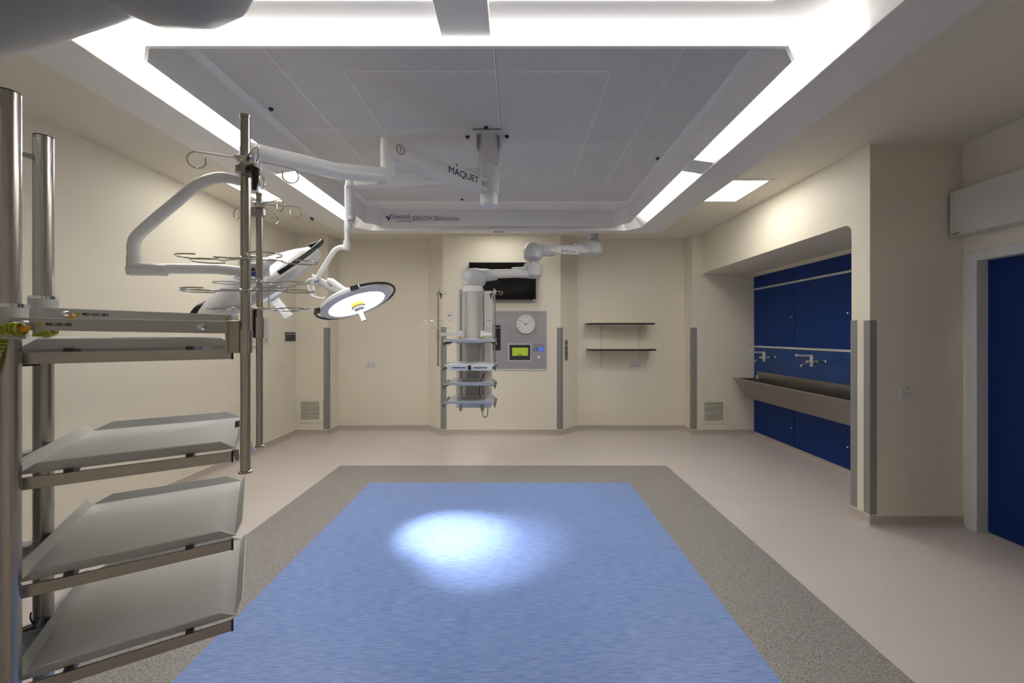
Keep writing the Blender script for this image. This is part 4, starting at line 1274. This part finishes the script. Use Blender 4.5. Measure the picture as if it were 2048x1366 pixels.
# overhead arms
ca = Vector((P(947, 0, 4.8).x, 4.8, 0)); cb_ = Vector((P(1066, 0, 5.05).x, 5.05, 0)); cc_ = Vector((P(1186, 0, 5.4).x, 5.4, 0))
def zat(v, Y): return EYE - (v - 670) * Y / FPX
neck = MB().lathe(ca + ZR * 2.005, (0, 0, 1), [(0, .13), (.02, .115), (.05, .11), (zat(566, 4.8) - 2.005 + .02, .11)], 32)
neck.build('column_neck', 'white2', FP_)
def rbeam(p0, p1, w, h, n=8):
    """beam with rounded section, as an arm cover"""
    m = MB(); d = (p1 - p0).normalized(); s_ = d.cross(ZR).normalized(); u_ = s_.cross(d)
    sec_ = []
    r = h * .28
    for cx_, cz_, a0 in ((w / 2 - r, h / 2 - r, 0), (-w / 2 + r, h / 2 - r, 90), (-w / 2 + r, -h / 2 + r, 180), (w / 2 - r, -h / 2 + r, 270)):
        for k in range(4):
            a = math.radians(a0 + 30 * k)
            sec_.append((cx_ + r * math.cos(a), cz_ + r * math.sin(a)))
    m.loft([[p0 + s_ * a + u_ * b for a, b in sec_], [p1 + s_ * a + u_ * b for a, b in sec_]])
    return m
z1l = zat(549, 4.8); z1r = zat(546, 5.05)
rbeam(ca + ZR * z1l, cb_ + ZR * z1r, .13, .098).build('lower_arm', 'white2', FP_)
z2l = zat(500, 5.05); z2r = zat(499, 5.4)
up_arm = rbeam(cb_ + ZR * z2l, cc_ + ZR * z2r, .13, .105).build('upper_arm', 'white2', FP_)
k1 = MB().lathe(ca + ZR * zat(573, 4.8), (0, 0, 1), [(0, .09), (.012, .125), (.06, .15), (.14, .15), (.18, .13), (.205, .08), (.213, .03)], 36)
k1.tube([ca + ZR * z1l, ca.lerp(cb_, .2) + ZR * z1l, ca.lerp(cb_, .38) + ZR * z1l], [.070, .076, .055], 24)
k1.build('arm_knuckle', 'greyplastic', FP_)
k2 = MB().lathe(cb_ + ZR * zat(557, 5.05), (0, 0, 1), [(0, .03), (.006, .07), (.03, .11), (.07, .118), (.155, .118), (.18, .105), (.188, .055), (.225, .05)], 36)
k2.tube([cb_ + ZR * z1r, cb_.lerp(ca, .18) + ZR * (z1r - .0), cb_.lerp(ca, .36) + ZR * z1r], [.064, .070, .055], 24)
k2.build('arm_knuckle', 'greyplastic', FP_)
k3 = MB().lathe(cb_ + ZR * zat(524, 5.05), (0, 0, 1), [(-.01, .05), (.006, .055), (.012, .075), (.05, .117), (.14, .118), (.19, .105), (.225, .07), (.235, .03)], 36)
k3.tube([cb_ + ZR * (z2l + .01), cb_.lerp(cc_, .15) + ZR * (z2l + .005), cb_.lerp(cc_, .34) + ZR * z2l], [.070, .076, .056], 24)
k3.build('arm_knuckle', 'greyplastic', FP_)
k4 = MB().lathe(cc_ + ZR * zat(512, 5.4), (0, 0, 1), [(0, .03), (.006, .08), (.03, .12), (.07, .13), (.15, .13), (.19, .10), (.21, .07), (.25, .07), (.42, .075)], 36)
k4.tube([cc_ + ZR * z2r, cc_.lerp(cb_, .15) + ZR * z2r, cc_.lerp(cb_, .32) + ZR * z2r], [.070, .074, .056], 24)
k4.build('ceiling_knuckle', 'greyplastic', FP_)
MB().lathe(cc_ + ZR * 2.90, (0, 0, 1), [(0, .075), (.04, .11), (.10, .13)], 32).build('ceiling_mount', 'white2', FP_)
# maker label on the upper arm
da = (cc_ - cb_).normalized(); sa = Vector((da.y, -da.x, 0))
pl_ = cb_.lerp(cc_, .40) + ZR * (z2l + .007) + sa * .066
lbp = MB().obox(cb_.lerp(cc_, .52) + ZR * (z2l + .007) + sa * .0655, da, sa, ZR, .165, .001, .03).build('maker_label', 'socket', up_arm)
MB().text('MZ', pl_ + da * .06 + sa * .001, da, ZR, .042, .0004).build('lettering', 'ink', up_arm)
MB().text('Liberec', pl_ + da * .125 + sa * .001, da, ZR, .034, .0004).build('lettering', 'inkslate', up_arm)
rg = MB()
for a0, a1 in ((20, 170), (200, 350)):
    rg.tube([pl_ + da * (.03 + .015 * math.cos(math.radians(a))) + ZR * .015 * math.sin(math.radians(a)) + sa * .001 for a in range(a0, a1 + 1, 15)], .004, 6)
rg.build('logo', 'inkblue', up_arm)
